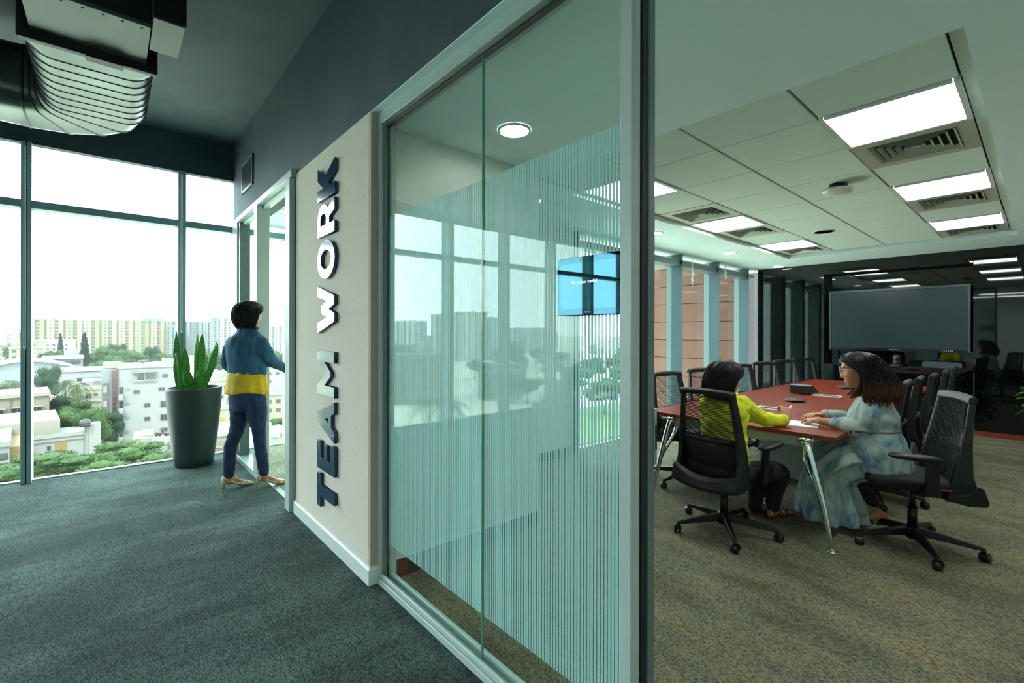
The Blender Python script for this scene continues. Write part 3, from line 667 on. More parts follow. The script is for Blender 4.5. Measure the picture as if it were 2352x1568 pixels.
limb(q, [(550, 918, Dw + .03, .09), (550, 955, Dw + .01, .079), (543, 992, Dw - .02, .06), (530, 1028, Dw - .03, .056), (LA[0] - 1, 1092, LA[2], .047)]); limb(q, [(587, 918, Dw - .03, .095), (591, 955, Dw - .02, .085), (596, 992, Dw, .06), (600, 1035, Dw, .053), (RA[0], 1084, RA[2], .045)])
o = skinpart(q, 'jeans', m_jean, w1, .009, 2); wrinkle(o, .005, 16, (1, 1, 1.6))
m_shoe = mat('snakeskin_leather', 'cfc3a0', .4, col2='a08f68', nscale=38, detail=1, ramp=(.5, .56)); m_heel = mat('shoe_heel', 'a8946a', .45)
for (c, a) in FT:
    c = V(c.x, c.y, 0); F_, L2 = azv(a), azv(a + pi / 2); q = MB(); R = []
    for f, zb, zt, w_ in ((-.035, .075, .105, .012), (-.028, .062, .118, .027), (-.01, .058, .116, .034), (.03, .052, .10, .034), (.07, .03, .078, .034), (.11, .010, .062, .038), (.14, .003, .055, .041), (.17, .002, .046, .038), (.20, .003, .034, .026), (.225, .006, .022, .011), (.235, .010, .015, .003)):
        R.append([c + F_ * f + L2 * w_ * cos(t) * (1 if sin(t) < .2 else .93) + V(0, 0, (zb + zt) / 2 + (zt - zb) / 2 * sin(t)) for t in [2 * pi * k / 16 for k in range(16)]])
    q.rings(R); sh = q.build('shoe', m_shoe, w1, smooth=True)
    q = MB(); q.tube([c - F_ * .012 + V(0, 0, .064), c - F_ * .014 + V(0, 0, .045), c - F_ * .018 + V(0, 0, .02), c - F_ * .019], [.026, .013, .006, .0055], 12); q.build('heel', m_heel, sh, smooth=True)
q = MB(); q.tube([M1 @ V(.0, s * .079, -.04 - .012 * k) for s in (1,) for k in range(3)], .004, 6); q.build('earring', m_silver, w1)

# ============ the seated woman in yellow
D2 = 3.3
w2 = thing('person', 'person in a yellow jacket seated with her back to us, writing at the table', 'person', (3.36, 1.5, 0))
M2 = head_frame(pp(1667, 868, D2), radians(-48), radians(-10), 0, 1.0)
hm2 = hairmat('dark_brown_hair', '14100e', '120e0c', 0, 1)
q = MB(); head(q, M2); limb(q, [(1668, 885, D2, .052), (1668, 905, D2, .055), (1668, 925, D2, .07)])
torso(q, [(1660, 1075, .11, .07, 0), (1660, 1020, .11, .07, 0), (1664, 945, .125, .07, 0), (1667, 915, .09, .065, 0)], radians(0), D2)
limb(q, [(1708, 928, 3.24, .042), (1746, 957, 3.36, .037), (1784, 964, 3.40, .03), (1808, 961, 3.44, .025)])
limb(q, [(1622, 928, 3.36, .042), (1640, 975, 3.52, .037), (1690, 965, 3.72, .026)])
wr2 = pp(1808, 959, 3.44); hand(q, wr2, (pp(1803, 934, 3.50) - wr2), V(.25, .55, -.5), False, s=1.0, fcurl=((.7, .9, .5), (.8, 1.0, .6), (.9, 1.1, .7), (1.0, 1.1, .7)), thumb=.5)
wl2 = pp(1690, 965, 3.72); hand(q, wl2, V(.9, .1, -.05), V(0, 0, -1), True, (.15, .25, .2), s=.92)
K2, A2, K3, A3 = (1788, 1084, 3.38), (1776, 1163, 3.6), (1742, 1088, 3.5), (1732, 1166, 3.68)
for (h_, K, A) in (((1690, 1085, 3.25), K2, A2), ((1640, 1085, 3.35), K3, A3)):
    limb(q, [h_ + (.055,), K + (.045,), ((K[0] + A[0]) / 2, (K[1] + A[1]) / 2, (K[2] + A[2]) / 2, .04), A + (.032,), (A[0] + 1, A[1] + 8, A[2], .033)])
FE = []
for A in (A2, A3):
    c = pp(A[0] + 1, A[1] + 10, A[2]); c.z = 0; a = radians(-22); F_ = azv(a); FE.append((c, a)); R = []
    for f, h, w_, th in ((-.045, .035, .024, .028), (-.01, .05, .03, .042), (.04, .045, .031, .036), (.09, .032, .036, .024), (.14, .024, .04, .016), (.17, .02, .036, .011), (.185, .018, .02, .007)):
        R.append([c + F_ * f + azv(a + pi / 2) * w_ * cos(t) + V(0, 0, h + th * sin(t) * .9) for t in [2 * pi * k / 12 for k in range(12)]])
    q.rings(R)
skinpart(q, 'body', m_skin, w2, .005)
eyes(M2, w2)
q = MB(); shell(q, M2, [(.131, .012, .012, .012, 0, 0), (.126, .038, .04, .038, 0, 0), (.112, .07, .078, .068, 0, 0), (.092, .092, .103, .088, 0, 0), (.066, .106, .126, .106, 0, 0), (.035, .102, .138, .117, 34, 0), (0, .092, .143, .124, 58, 0), (-.04, .085, .146, .129, 66, 0), (-.08, .08, .144, .129, 70, 0), (-.12, .078, .134, .121, 72, .002), (-.148, .075, .11, .104, 74, .004)], seed=9, jag=.01); q.build('hair', hm2, w2, smooth=True)
m_yj = mat('yellow_jacket', 'd6d41c', .8, col2='c6c412', nscale=12, bump=.25, bscale=200)
q = MB(); torso(q, [(1663, 1062, .175, .125, .02), (1662, 1030, .165, .12, .01), (1661, 985, .16, .115, 0), (1663, 950, .172, .115, 0), (1665, 928, .165, .10, 0), (1667, 914, .115, .08, 0), (1668, 904, .062, .062, 0)], radians(-2), D2)
limb(q, [(1704, 929, 3.24, .068), (1722, 944, 3.30, .066), (1746, 958, 3.36, .056), (1780, 965, 3.40, .047), (1799, 966, 3.42, .040)]); limb(q, [(1625, 929, 3.36, .066), (1636, 975, 3.52, .056), (1685, 968, 3.70, .043)])
o = skinpart(q, 'yellow_jacket', m_yj, w2, .008, 2); wrinkle(o, .009, 11, (1, 1, 1.3), .002, 40)
q = MB(); q.tube([pp(1794, 966, 3.415), pp(1802, 965, 3.425)], [.045, .043], 18); q.build('cuff', m_yj, o, smooth=True)
q = MB(); q.tube([pp(1668, 903, D2) + azv(t) * .068 + V(0, 0, .006 * cos(t)) for t in [2 * pi * k / 24 for k in range(25)]], .012, 8, caps=False, flat=.6); q.build('collar', m_yj, o, smooth=True)
m_trou = mat('black_trousers', '0b0c0d', .85)
q = MB(); torso(q, [(1660, 1062, .165, .12, .02), (1662, 1090, .175, .14, .02), (1664, 1104, .14, .11, .03)], radians(0), D2)
limb(q, [(1690, 1088, 3.25, .092), K2 + (.068,), ((K2[0] + A2[0]) / 2, (K2[1] + A2[1]) / 2, 3.5, .06), A2 + (.05,)]); limb(q, [(1640, 1088, 3.35, .092), K3 + (.068,), ((K3[0] + A3[0]) / 2, (K3[1] + A3[1]) / 2, 3.6, .06), A3 + (.05,)])
o = skinpart(q, 'trousers', m_trou, w2, .01, 2); wrinkle(o, .005, 14)
m_sand = mat('brown_sandal', '4a3626', .6); m_strap = mat('black_strap', '14110f', .5)
for c, a in FE:
    F_, L2 = azv(a), azv(a + pi / 2); q = MB(); out = [(-.06, .0), (-.05, .026), (0, .034), (.06, .036), (.12, .045), (.17, .042), (.2, .022), (.207, 0)]; poly = out + [(x, -y) for x, y in out[::-1][1:-1]]
    q.prism(poly, lambda x, y: c + F_ * x + L2 * y + V(0, 0, .0), lambda x, y: c + F_ * x + L2 * y + V(0, 0, .014)); sd_ = q.build('sandal', m_sand, w2)
    q = MB()
    for x0 in (.05, .12): q.tube([c + F_ * (x0 + .02 * cos(t)) + L2 * .043 * cos(t) + V(0, 0, .012 + .062 * sin(t) * (1 if x0 < .1 else .75)) for t in [pi * k / 10 for k in range(11)]], .007, 6)
    q.build('strap', m_strap, sd_, smooth=True)
# the pen she holds
t = thing('pen', 'white pen held upright in the writing hand over the paper', 'pen', pp(1800, 955, 3.49))
q = MB(); q.tube([pp(1792, 962, 3.50), pp(1795, 958, 3.50), pp(1818, 932, 3.52)], [.002, .006, .0065], 10); q.build('barrel', m_peb, t, smooth=True)
q = MB(); q.tube([pp(1790, 964, 3.50), pp(1792, 962, 3.50)], [.0006, .002], 8); q.build('tip', m_gask, t)

# ============ the seated woman in blue
D3 = 3.25
w3 = thing('person', 'person with glasses in a long blue tie dyed dress leaning on the table', 'person', (4.1, .75, 0))
M3 = head_frame(pp(1972, 850, D3), radians(105), radians(-4), 0, 1.02)
q = MB(); head(q, M3); limb(q, [(1985, 872, D3, .05), (1992, 895, D3, .052), (1999, 918, D3, .058)])
A3_ = radians(98)
torso(q, [(2024, 1050, .10, .09, 0), (2012, 1000, .10, .085, 0), (2004, 955, .12, .08, 0), (2001, 926, .085, .06, 0)], A3_, D3)
NW, FW_ = (1880, 965, 3.40), (1888, 952, 3.60)
limb(q, [(2002, 940, 3.17, .034), (1992, 985, 3.2, .040), (1935, 976, 3.3, .034), NW + (.025,)])
limb(q, [(1985, 930, 3.42, .042), (1958, 966, 3.58, .038), (1920, 957, 3.6, .032), FW_ + (.025,)])
hand(q, pp(*NW), pp(1853, 961, 3.52) - pp(*NW), V(.35, .25, -.9), True, s=.98, fcurl=((.25, .45, .3), (.3, .5, .3), (.35, .5, .35), (.4, .5, .35)), thumb=.55)
hand(q, pp(*FW_), pp(1856, 951, 3.58) - pp(*FW_), V(-.5, .2, -.8), False, s=.98, fcurl=((.2, .4, .3), (.25, .4, .3), (.3, .45, .3), (.35, .5, .3)), thumb=.5)
for (h_, K, A) in (((2022, 1052, 3.22), (1915, 1075, 3.42), (2006, 1152, 3.36)), ((2015, 1050, 3.36), (1915, 1070, 3.54), (1968, 1160, 3.48))):
    limb(q, [h_ + (.05,), K + (.045,), ((K[0] + A[0]) / 2 + 8, (K[1] + A[1]) / 2, (K[2] + A[2]) / 2, .05), A + (.034,)])
F3 = []
for c, a, ht in ((pp(2020, 1178, 3.34), radians(112), .05), (pp(1962, 1190, 3.46), radians(100), .02)):
    c = V(c.x, c.y, ht); F3.append((c, a)); F_ = azv(a); R = []
    for f, h, w_, th in ((-.045, .06, .024, .03), (-.005, .07, .031, .05), (.04, .058, .031, .042), (.09, .034, .035, .026), (.14, .02, .039, .016), (.175, .016, .034, .010), (.19, .014, .016, .006)):
        R.append([c + F_ * f + azv(a + pi / 2) * w_ * cos(t) + V(0, 0, h + th * sin(t) * .9) for t in [2 * pi * k / 12 for k in range(12)]])
    q.rings(R)
skinpart(q, 'body', m_skin, w3, .0045)
eyes(M3, w3)
zr = (M3 @ V(0, 0, 0)).z
hm3 = hairmat('brown_tipped_hair', '120c0a', '4e2c1a', zr - .18, zr - .04)
q = MB(); shell(q, M3, [(.130, .012, .012, .012, 0, 0), (.125, .04, .042, .038, 0, 0), (.112, .07, .08, .066, 0, 0), (.094, .09, .104, .086, 0, 0), (.073, .096, .122, .098, 18, 0), (.05, .092, .136, .106, 40, .002), (.02, .086, .148, .110, 62, .006), (-.01, .07, .16, .114, 78, .012), (-.05, .06, .175, .118, 84, .018), (-.09, .055, .19, .122, 84, .022), (-.13, .06, .20, .124, 78, .024), (-.165, .065, .19, .122, 72, .024), (-.19, .06, .165, .112, 74, .026)], seed=5, jag=.022, thick=.02, locks=700, wave=.014); q.build('hair', hm3, w3, smooth=True)
q = MB(); rl = random.Random(4)
for s in (-1, 1):
    q = MB()
    for k in range(80):
        a = rl.random(); b_2 = rl.random(); y = s * (.088 + .016 * rl.random())
        q.tube(spline([tuple(M3 @ V(.04 - .06 * a, s * .08, .062 + .02 * a)), tuple(M3 @ V(.008 - .05 * a, y, .0)), tuple(M3 @ V(-.006 - .05 * a + .012 * sin(k), y * 1.03, -.07)), tuple(M3 @ V(.012 + .02 * b_2 - .06 * a, y, -.125)), tuple(M3 @ V(.065 * b_2 - .03 * a + .02, y * .95, -.165 - .02 * b_2))], 3), [.002] + [.0036] * 10 + [.002, .0005], 5)
    q.build('front_lock', hm3, w3, smooth=True)
m_leg3 = mat('black_leggings', '0c0c0d', .85); q = MB()
for (K, A) in (((1915, 1075, 3.42), (2006, 1152, 3.36)), ((1915, 1070, 3.54), (1968, 1160, 3.48))): limb(q, [K + (.058,), ((K[0] + A[0]) / 2 + 8, (K[1] + A[1]) / 2, (K[2] + A[2]) / 2, .052), (A[0], A[1] - 2, A[2], .043)])
q.build('leggings', m_leg3, w3, smooth=True)
m_rim = mat('pale_pink_rim', 'c9a0a4', .25, spec=.6); m_lens = glassmat('spectacle_lens', (.97, .98, .98), 1.0)
q = MB()
for s in (-1, 1):
    q.tube([M3 @ V(.104 - .05 * (y0 := s * .034 + .025 * cos(t)) ** 2 * 10, y0, .0 + .021 * sin(t)) for t in [2 * pi * k / 24 for k in range(25)]], .0024, 6, caps=False)
    q.tube([M3 @ V(.098, s * .059, .008), M3 @ V(.06, s * .073, .009), M3 @ V(.0, s * .078, .008), M3 @ V(-.02, s * .078, -.004)], [.0026, .0024, .0022, .002], 6)
q.tube([M3 @ V(.104, y, .006) for y in (-.01, 0, .01)], .002, 6)
gl = q.build('spectacles', m_rim, w3, smooth=True)
q = MB()
for s in (-1, 1): q.rings([[M3 @ V(x - .05 * (y1 := s * .034 + .0235 * cos(t)) ** 2 * 10, y1, .0195 * sin(t)) for t in [2 * pi * k / 20 for k in range(20)]] for x in (.1035, .1045)])
q.build('lens', m_lens, gl)
M, t_, b_ = newmat('tie_dyed_cotton'); m_tie = M; N = t_.nodes.new; L = t_.links.new
co = N('ShaderNodeTexCoord'); mp = N('ShaderNodeMapping'); mp.inputs['Scale'].default_value = (1.0, 1.0, .55); n1 = N('ShaderNodeTexNoise'); n1.inputs['Scale'].default_value = 11; n1.inputs['Detail'].default_value = 8; n1.inputs['Roughness'].default_value = .62; n1.inputs['Distortion'].default_value = .7
r = N('ShaderNodeValToRGB'); r.color_ramp.elements[0].position = .27; r.color_ramp.elements[0].color = lin('3a6280'); r.color_ramp.elements[1].position = .68; r.color_ramp.elements[1].color = lin('a1a69a')
for ps, cc_ in ((.39, '56798c'), (.46, '7f9597'), (.54, '97a39c')): k = r.color_ramp.elements.new(ps); k.color = lin(cc_)
L(co.outputs['Object'], mp.inputs[0]); L(mp.outputs[0], n1.inputs['Vector']); L(n1.outputs['Fac'], r.inputs[0]); L(r.outputs[0], b_.inputs['Base Color']); b_.inputs['Roughness'].default_value = .85
q = MB(); torso(q, [(2024, 1078, .19, .19, 0), (2018, 1045, .185, .185, 0), (2010, 1005, .165, .172, 0), (2006, 985, .15, .155, 0), (2006, 955, .165, .15, 0), (2005, 930, .15, .115, 0), (2002, 916, .11, .085, 0), (1999, 906, .062, .062, 0)], A3_, D3)
limb(q, [(2002, 937, 3.15, .056), (2000, 960, 3.15, .058), (1992, 984, 3.19, .066), (1960, 979, 3.25, .07), (1932, 974, 3.30, .055), (1918, 972, 3.32, .040)]); limb(q, [(1988, 932, 3.42, .068), (1962, 964, 3.57, .066), (1925, 956, 3.6, .055), (1896, 952, 3.6, .037)])
o = skinpart(q, 'dress', m_tie, w3, .008, 2); wrinkle(o, .007, 17, (1, 1, .45), .003, 38)
dr = o
q = MB(); R = []
SK = spline([(2030, 1058, 3.28, .175, .16, 0), (1995, 1050, 3.32, .19, .165, .15), (1950, 1056, 3.38, .20, .145, .5), (1918, 1078, 3.43, .20, .14, 1.0), (1908, 1105, 3.45, .20, .16, 1.45), (1908, 1140, 3.46, .215, .19, 1.57), (1910, 1170, 3.47, .225, .205, 1.57), (1911, 1186, 3.47, .23, .21, 1.57)], 6)
F_, L_ = azv(A3_), azv(A3_ + pi / 2); n_ = 96
for i, (u, v, D, a, b, ang) in enumerate(SK):
    g = i / (len(SK) - 1); up = F_ * sin(ang) + V(0, 0, 1) * cos(ang); c = pp(u, v, D); R.append([])
    for k in range(n_):
        t = 2 * pi * k / n_; fo = (.006 + .026 * g) * sin(9 * t + 1.2 * sin(3 * g + t)) + (.004 + .01 * g) * sin(17 * t + 2 * g)
        R[-1].append(c + up * cos(t) * (b + fo) + L_ * sin(t) * (a + fo))
q.rings(R); o = q.build('skirt', m_tie, dr, smooth=True); remesh(o, .011, 2); wrinkle(o, .006, 12, (1, 1, .4), .002, 40)
m_tr = mat('maroon_stitching', '6d4a5c', .8)
q = MB(); q.tube([pp(2006, 984, D3) + F_ * cos(t) * .146 + L_ * sin(t) * .145 for t in [2 * pi * k / 40 for k in range(41)]], .005, 6, caps=False); ws = q.build('waist_seam', m_tr, dr, smooth=True); md = ws.modifiers.new('w', 'SHRINKWRAP'); md.target = dr; md.wrap_method = 'NEAREST_SURFACEPOINT'; md.wrap_mode = 'ABOVE_SURFACE'; md.offset = .003; bake(ws)
q = MB(); q.tube([pp(1914, 972, 3.32), pp(1920, 972, 3.32)], [.042, .044], 18); q.tube([pp(1893, 952, 3.6), pp(1898, 952, 3.6)], [.039, .041], 18); q.build('cuff', m_tie, dr, smooth=True)
q = MB(); wv_ = pp(*FW_).lerp(pp(1920, 957, 3.6), .25); q.tube([wv_ - V(.0, .008, 0), wv_ + V(.0, .008, 0)], [.030, .030], 18); q.build('wristwatch', m_silver, w3, smooth=True)
q = MB(); c = pp(*NW) + (pp(1853, 961, 3.52) - pp(*NW)).normalized() * .1 + V(0, 0, .0); q.tube([c + V(0, .011 * cos(t), .011 * sin(t)) for t in [2 * pi * k / 14 for k in range(15)]], .002, 6, caps=False); q.build('ring', m_silver, w3, smooth=True)
m_shoe3 = mat('patterned_slipper', '8d8a6a', .7, col2='2c2620', nscale=40, ramp=(.47, .53))
for c, a in F3:
    F_, L2 = azv(a), azv(a + pi / 2); q = MB(); R = []
    for f, w_, zt in ((-.068, .012, .05), (-.055, .031, .055), (0, .036, .03), (.05, .038, .04), (.085, .044, .068), (.13, .047, .058), (.175, .036, .042), (.205, .012, .026)):
        R.append([c + F_ * f + L2 * w_ * cos(t) + V(0, 0, zt / 2 + zt / 2 * sin(t)) for t in [2 * pi * k / 14 for k in range(14)]])
    q.rings(R); q.build('shoe', m_shoe3, w3, smooth=True)
# ------------------------------------------------------------------ chairs
m_ch = mat('black_chair_plastic', '0c0d0e', .45, spec=.35)
m_chf = mat('charcoal_chair_fabric', '0d1011', .9, bump=.3, bscale=240)
m_chm = mat('black_chair_mesh', '0f1315', .75)
m_chg = mat('grey_back_frame', '0c0f10', .5, spec=.35)
m_wheel = mat('caster_black', '0b0c0d', .45)
m_tag = mat('red_tag', 'a8272b', .6)
XFz = [(.38, -.08), (.46, -.10), (.6, -.135), (.8, -.175), (1.03, -.215)]
XBz = [(.38, -.27), (.46, -.245), (.55, -.22), (.7, -.22), (.85, -.23), (1.03, -.255)]
YOz = [(.38, .235), (.5, .248), (.65, .242), (.85, .222), (1.03, .198)]
def chair_parts():
    P = []
    q = MB(); q.lathe([(.036, .055), (.042, .08), (.042, .12), (.034, .135)], n=20); q.cyl((0, 0, .13), (0, 0, .27), .027, n=16); q.cyl((0, 0, .26), (0, 0, .40), .018, n=12)
    P.append(('gas_column', q.mesh('gas_column', m_ch, True), None))
    L = MB(); L.rings([[V(x, s * w, z + u * h) for s, u in ((-1, -1), (1, -1), (.7, 1), (-.7, 1))] for x, w, z, h in ((.03, .026, .105, .026), (.16, .021, .096, .02), (.30, .015, .078, .013), (.345, .013, .074, .011))])
    leg = L.mesh('leg', m_ch)
    C = MB()
    C.cyl((0, 0, .045), (0, 0, .075), .008, n=8)
    for s in (-1, 1): C.cyl((.0, s * .006, .027), (.0, s * .024, .027), .027, .024, n=18)
    C.rings([[V(cos(t) * .031, y, .027 + sin(t) * .031) for y in (-.018, .018)] for t in [radians(10 + 16 * k) for k in range(11)]], caps=False)
    cas = C.mesh('caster', m_wheel, True)
    for k in range(5):
        P.append(('leg', leg, radians(72 * k), None)); P.append(('caster', cas, radians(72 * k), .345))
    q = MB(); q.rings([[V(x, s * w, z) for s, z in ((-1, .40), (1, .40), (1, .435), (-1, .435))] for x, w in ((-.2, .09), (-.05, .13), (.15, .12))]); P.append(('mechanism', q.mesh('mechanism', m_ch), None))
    # seat: padded, waterfall front
    q = MB(); R = []
    for z, g, dz in ((.435, .93, 0), (.45, 1, 0), (.478, 1, 0), (.492, .965, 0), (.498, .88, .002), (.499, .5, .003), (.499, .05, .003)):
        R.append([V(.05 + (.225 * g) * (abs(cos(t)) ** .5 * (1 if cos(t) > 0 else -1)), .25 * g * (abs(sin(t)) ** .55 * (1 if sin(t) > 0 else -1)), z - (max(0, cos(t)) ** 4) * .022 * g) for t in [2 * pi * k / 36 for k in range(36)]])
    q.rings(R); P.append(('seat', q.mesh('seat', m_chf, True), None))
    # back frame
    q = MB(); zs = [.385 + (1.03 - .385) * k / 16 for k in range(17)]
    for s in (-1, 1):
        q.rings([[V(lerp(XFz, z), s * lerp(YOz, z), z), V(lerp(XBz, z), s * (lerp(YOz, z) - .014), z), V(lerp(XBz, z), s * (lerp(YOz, z) - .045), z), V(lerp(XFz, z) - .006, s * (lerp(YOz, z) - .038), z)] for z in zs])
    def toprail(u, v):
        pass
    R = []
    for k in range(9):
        y = -.2 + .4 * k / 8; dz = .012 * (1 - (y / .2) ** 2); dx = -.012 * (1 - (y / .2) ** 2)
        R.append([V(x + dx, y, z + dz) for x, z in ((-.205, .99), (-.253, .995), (-.258, 1.025), (-.23, 1.04), (-.21, 1.03))])
    q.rings(R)
    R = []
    for k in range(13):
        y = -.24 + .48 * k / 12; c = 1 - (y / .24) ** 2
        R.append([V(x - .02 * c, y, z - .025 * c) for x, z in ((-.08, .395), (-.19, .372), (-.28, .375), (-.292, .40), (-.265, .44 + .05 * (1 - c)), (-.23, .47 + .03 * (1 - c)), (-.19, .44), (-.10, .43))])
    q.rings(R)
    me = q.mesh('back_frame', m_chg, False); P.append(('back_frame', me, None))
    # mesh of horizontal threads
    q = MB(); z = .50
    while z < 1.0:
        w = lerp(YOz, z) - .03; x = lerp(XFz, z); h = .0054 if z > .70 else .0092
        q.rings([[V(x - .03 * (1 - (f * f)) - .002 + .002 * sin(9 * f + z * 70), f * w, z + dz + .0012 * sin(f * 11 + z * 90)) for dz in (0, h)] for f in [-1 + 2 * k / 8 for k in range(9)]], caps=False, closed=False)
        z += .0108
    P.append(('back_mesh', q.mesh('back_mesh', m_chm), None))
    q = MB(); z = .50
    while z < 1.0:
        w = lerp(YOz, z) - .03; x = lerp(XFz, z)
        q.rings([[V(x + dx - .03 * (1 - f * f), f * w, z + dz) for dx, dz in ((-.001, 0), (.002, .0035), (.002, .006), (-.001, .0096))] for f in [-1 + 2 * k / 8 for k in range(9)]], caps=False, closed=False)
        z += .0108
    global DENSE; DENSE = q.mesh('back_mesh', mat('dark_teal_mesh', '070d10', .8, spec=.12))
    q = MB()
    for z0, z1, xx in ((.50, .655, -.012), (.665, .70, -.03)):
        R = []
        for k in range(11):
            f = -1 + .2 * k; w = lerp(YOz, .6) - .035
            R.append([V(lerp(XFz, z) - .03 * (1 - f * f) + xx + dx, f * w, z) for z, dx in ((z0, -.006), (z0, -.016), (z1, -.016), (z1, -.006))])
        q.rings(R)
    P.append(('lumbar_pad', q.mesh('lumbar_pad', m_chf, True), None))
    for s in (-1, 1):
        q = MB(); q.bar((.0, s * .20, .425), (.0, s * .285, .43), .07, .022); q.bar((.0, s * .283, .42), (.01, s * .29, .645), .075, .028, up=(0, 1, 0), w2=.06, h2=.024)
        q.bar((.005, s * .302, .5), (.008, s * .303, .56), .03, .004, up=(0, 1, 0))
        P.append(('arm_post', q.mesh('arm_post', m_ch), None))
        q = MB(); R = []
        for z, g in ((.643, .86), (.65, 1), (.662, 1), (.67, .9), (.672, .4)):
            R.append([V(.09 + .135 * g * (abs(cos(t)) ** .6) * (1 if cos(t) > 0 else -1) , s * .285 + .045 * g * (abs(sin(t)) ** .6) * (1 if sin(t) > 0 else -1), z + .004 * cos(t)) for t in [2 * pi * k / 24 for k in range(24)]])
        q.rings(R); P.append(('armrest', q.mesh('armrest', m_chg, True), None))
    return P
CP = chair_parts()
for p in CP:
    me = p[1]
    if p[0] in ('back_frame', 'leg', 'mechanism', 'arm_post'):
        bm = bmesh.new(); bm.from_mesh(me); bmesh.ops.recalc_face_normals(bm, faces=bm.faces); bm.to_mesh(me); bm.free()
def chair(x, y, az, base, label, group=None):
    t = thing('office_chair', label, 'chair', (x, y, 0), radians(az), group, world=False)
    for p in CP:
        o = bpy.data.objects.new(p[0], p[1]); COL.objects.link(o); o.parent = t
        a = p[2]
        if a is not None:
            a += radians(base - az); o.rotation_euler = (0, 0, a)
            if p[3]: o.location = (p[3] * cos(a), p[3] * sin(a), 0); o.rotation_euler = (0, 0, a + 1.1)
        if p[0] in ('back_frame', 'leg', 'arm_post'):
            md = o.modifiers.new('bevel', 'BEVEL'); md.width = .008 if p[0] == 'back_frame' else .004; md.segments = 2; md.limit_method = 'ANGLE'; md.angle_limit = radians(35)
    return t
chair(3.36, 1.52, -4, 0, 'black mesh office chair under the woman in the yellow jacket')
c2 = chair(4.09, .58, 118, -8, 'black mesh office chair turned sideways under the woman in the blue dress')
for o in COL.objects:
    if o.parent == c2 and o.name.startswith('back_mesh'): o.data = DENSE
q = MB(); q.box(-.10, .252, .455, -.04, .256, .467); o = q.build('brand_tag', m_tag, c2); o['label'] = 'small red sewn tag'
LN = 'chairs along the window side of the table'; RN = 'chairs along the far side of the table'
lx = [(4.20, 2.27, -101, 'first, by the door post'), (4.90, 2.27, -104, 'second, beside the bobbed hair'), (5.92, 2.27, -104, 'third, hidden by the bobbed head'),
      (6.63, 2.29, -117, 'third from the far end'), (7.38, 2.29, -117, 'second from the far end'), (8.18, 2.29, -117, 'last before the black glass')]
for x, y, a, w in lx: chair(x, y, a, 20 + x * 37, 'black office chair on the window side of the table, ' + w, LN)
rx = [(5.0, .98, 92, 'first one behind the woman in blue'), (5.55, .97, 93, 'second one behind the woman in blue'), (6.1, .94, 92, 'third one behind the woman in blue'), (6.72, .92, 95, 'fourth one behind the woman in blue'), (7.5, .92, 93, 'last, by the black glass wall')]
for x, y, a, w in rx: chair(x, y, a, 10 + x * 53, 'grey backed office chair tucked into the red table, ' + w, RN)

# ------------------------------------------------------------------ table
m_top = mat('redwood_veneer', '83321a', .32, col2='632011', nscale=5, stretch=(1.2, 16, 4), spec=.35)
m_chrome = mat('chrome', 'd8dcdd', .08, metal=1)
m_tw = mat('table_white_panel', 'aab3ac', .45)
TT = .745
t = thing('conference_table', 'long red wood conference table with chrome splayed legs and white beam', 'table', (5.8, 1.6, 0))
def tpt(x): f = (x - 3.6) / 4.4; return (.895 + .05 * f, 2.33 - .07 * f)
for a, b in ((3.6, 4.715), (4.718, 6.35), (6.353, 8.0)):
    (a0, a1), (b0, b1) = tpt(a), tpt(b); ym = 1.615
    for lo, hi in ((0, .5), (.5, 1)):
        p0 = a0 + (a1 - a0) * lo + (.001 if lo else 0); p1 = a0 + (a1 - a0) * hi - (0 if lo else .001); r0 = b0 + (b1 - b0) * lo + (.001 if lo else 0); r1 = b0 + (b1 - b0) * hi - (0 if lo else .001)
        q = MB(); q.prism([(a, p0), (b, r0), (b, r1), (a, p1)], lambda x, y: V(x, y, TT - .028), lambda x, y: V(x, y, TT)); q.build('tabletop', m_top, t, bevel=.003)
q = MB(); q.box(3.69, 1.06, .63, 3.73, 2.16, TT - .029); q.build('beam', m_tw, t, bevel=.003)
q = MB(); q.box(3.73, 1.06, .66, 7.85, 1.09, TT - .029); q.box(3.73, 2.13, .66, 7.85, 2.16, TT - .029); q.build('beam', m_tw, t)
q = MB(); q.box(5.07, 1.15, 0.0, 6.6, 1.93, .66); q.build('pedestal', m_tw, t, bevel=.004)
def tleg(x, y, fx, fy):
    q = MB(); q.tube([(fx, fy, .0), (fx, fy, .012), (fx, fy, .014)], [.026, .026, .012], 14)
    q.tube(spline([(fx, fy, .01), (fx + (x - fx) * .45, fy + (y - fy) * .45, .33), (x, y, .66), (x + (x - fx) * .2 + .02, y + (y - fy) * .2, .705)], 5), spline([(.014,), (.020,), (.027,), (.03,)], 5) and [.014, .015, .016, .017, .019, .02, .021, .022, .023, .025, .026, .027, .028, .029, .03, .03], 12, flat=.62)
    q.tube(spline([(fx + (x - fx) * .5, fy + (y - fy) * .5, .36), (x + .03, y + (y - fy) * .1, .55), (x + .12, y + (y - fy) * .2, .70)], 5), [.008, .01, .012, .013, .014, .014, .015, .016, .017, .018, .019], 10)
    q.box(x - .05, y - .04, .698, x + .14, y + .04, .716)
    q.build('leg', m_chrome, t, smooth=True)
tleg(3.60, 1.06, 3.555, .90); tleg(3.62, 2.1, 3.565, 2.24); tleg(7.95, 1.08, 8.02, .96); tleg(7.95, 2.08, 8.02, 2.2)
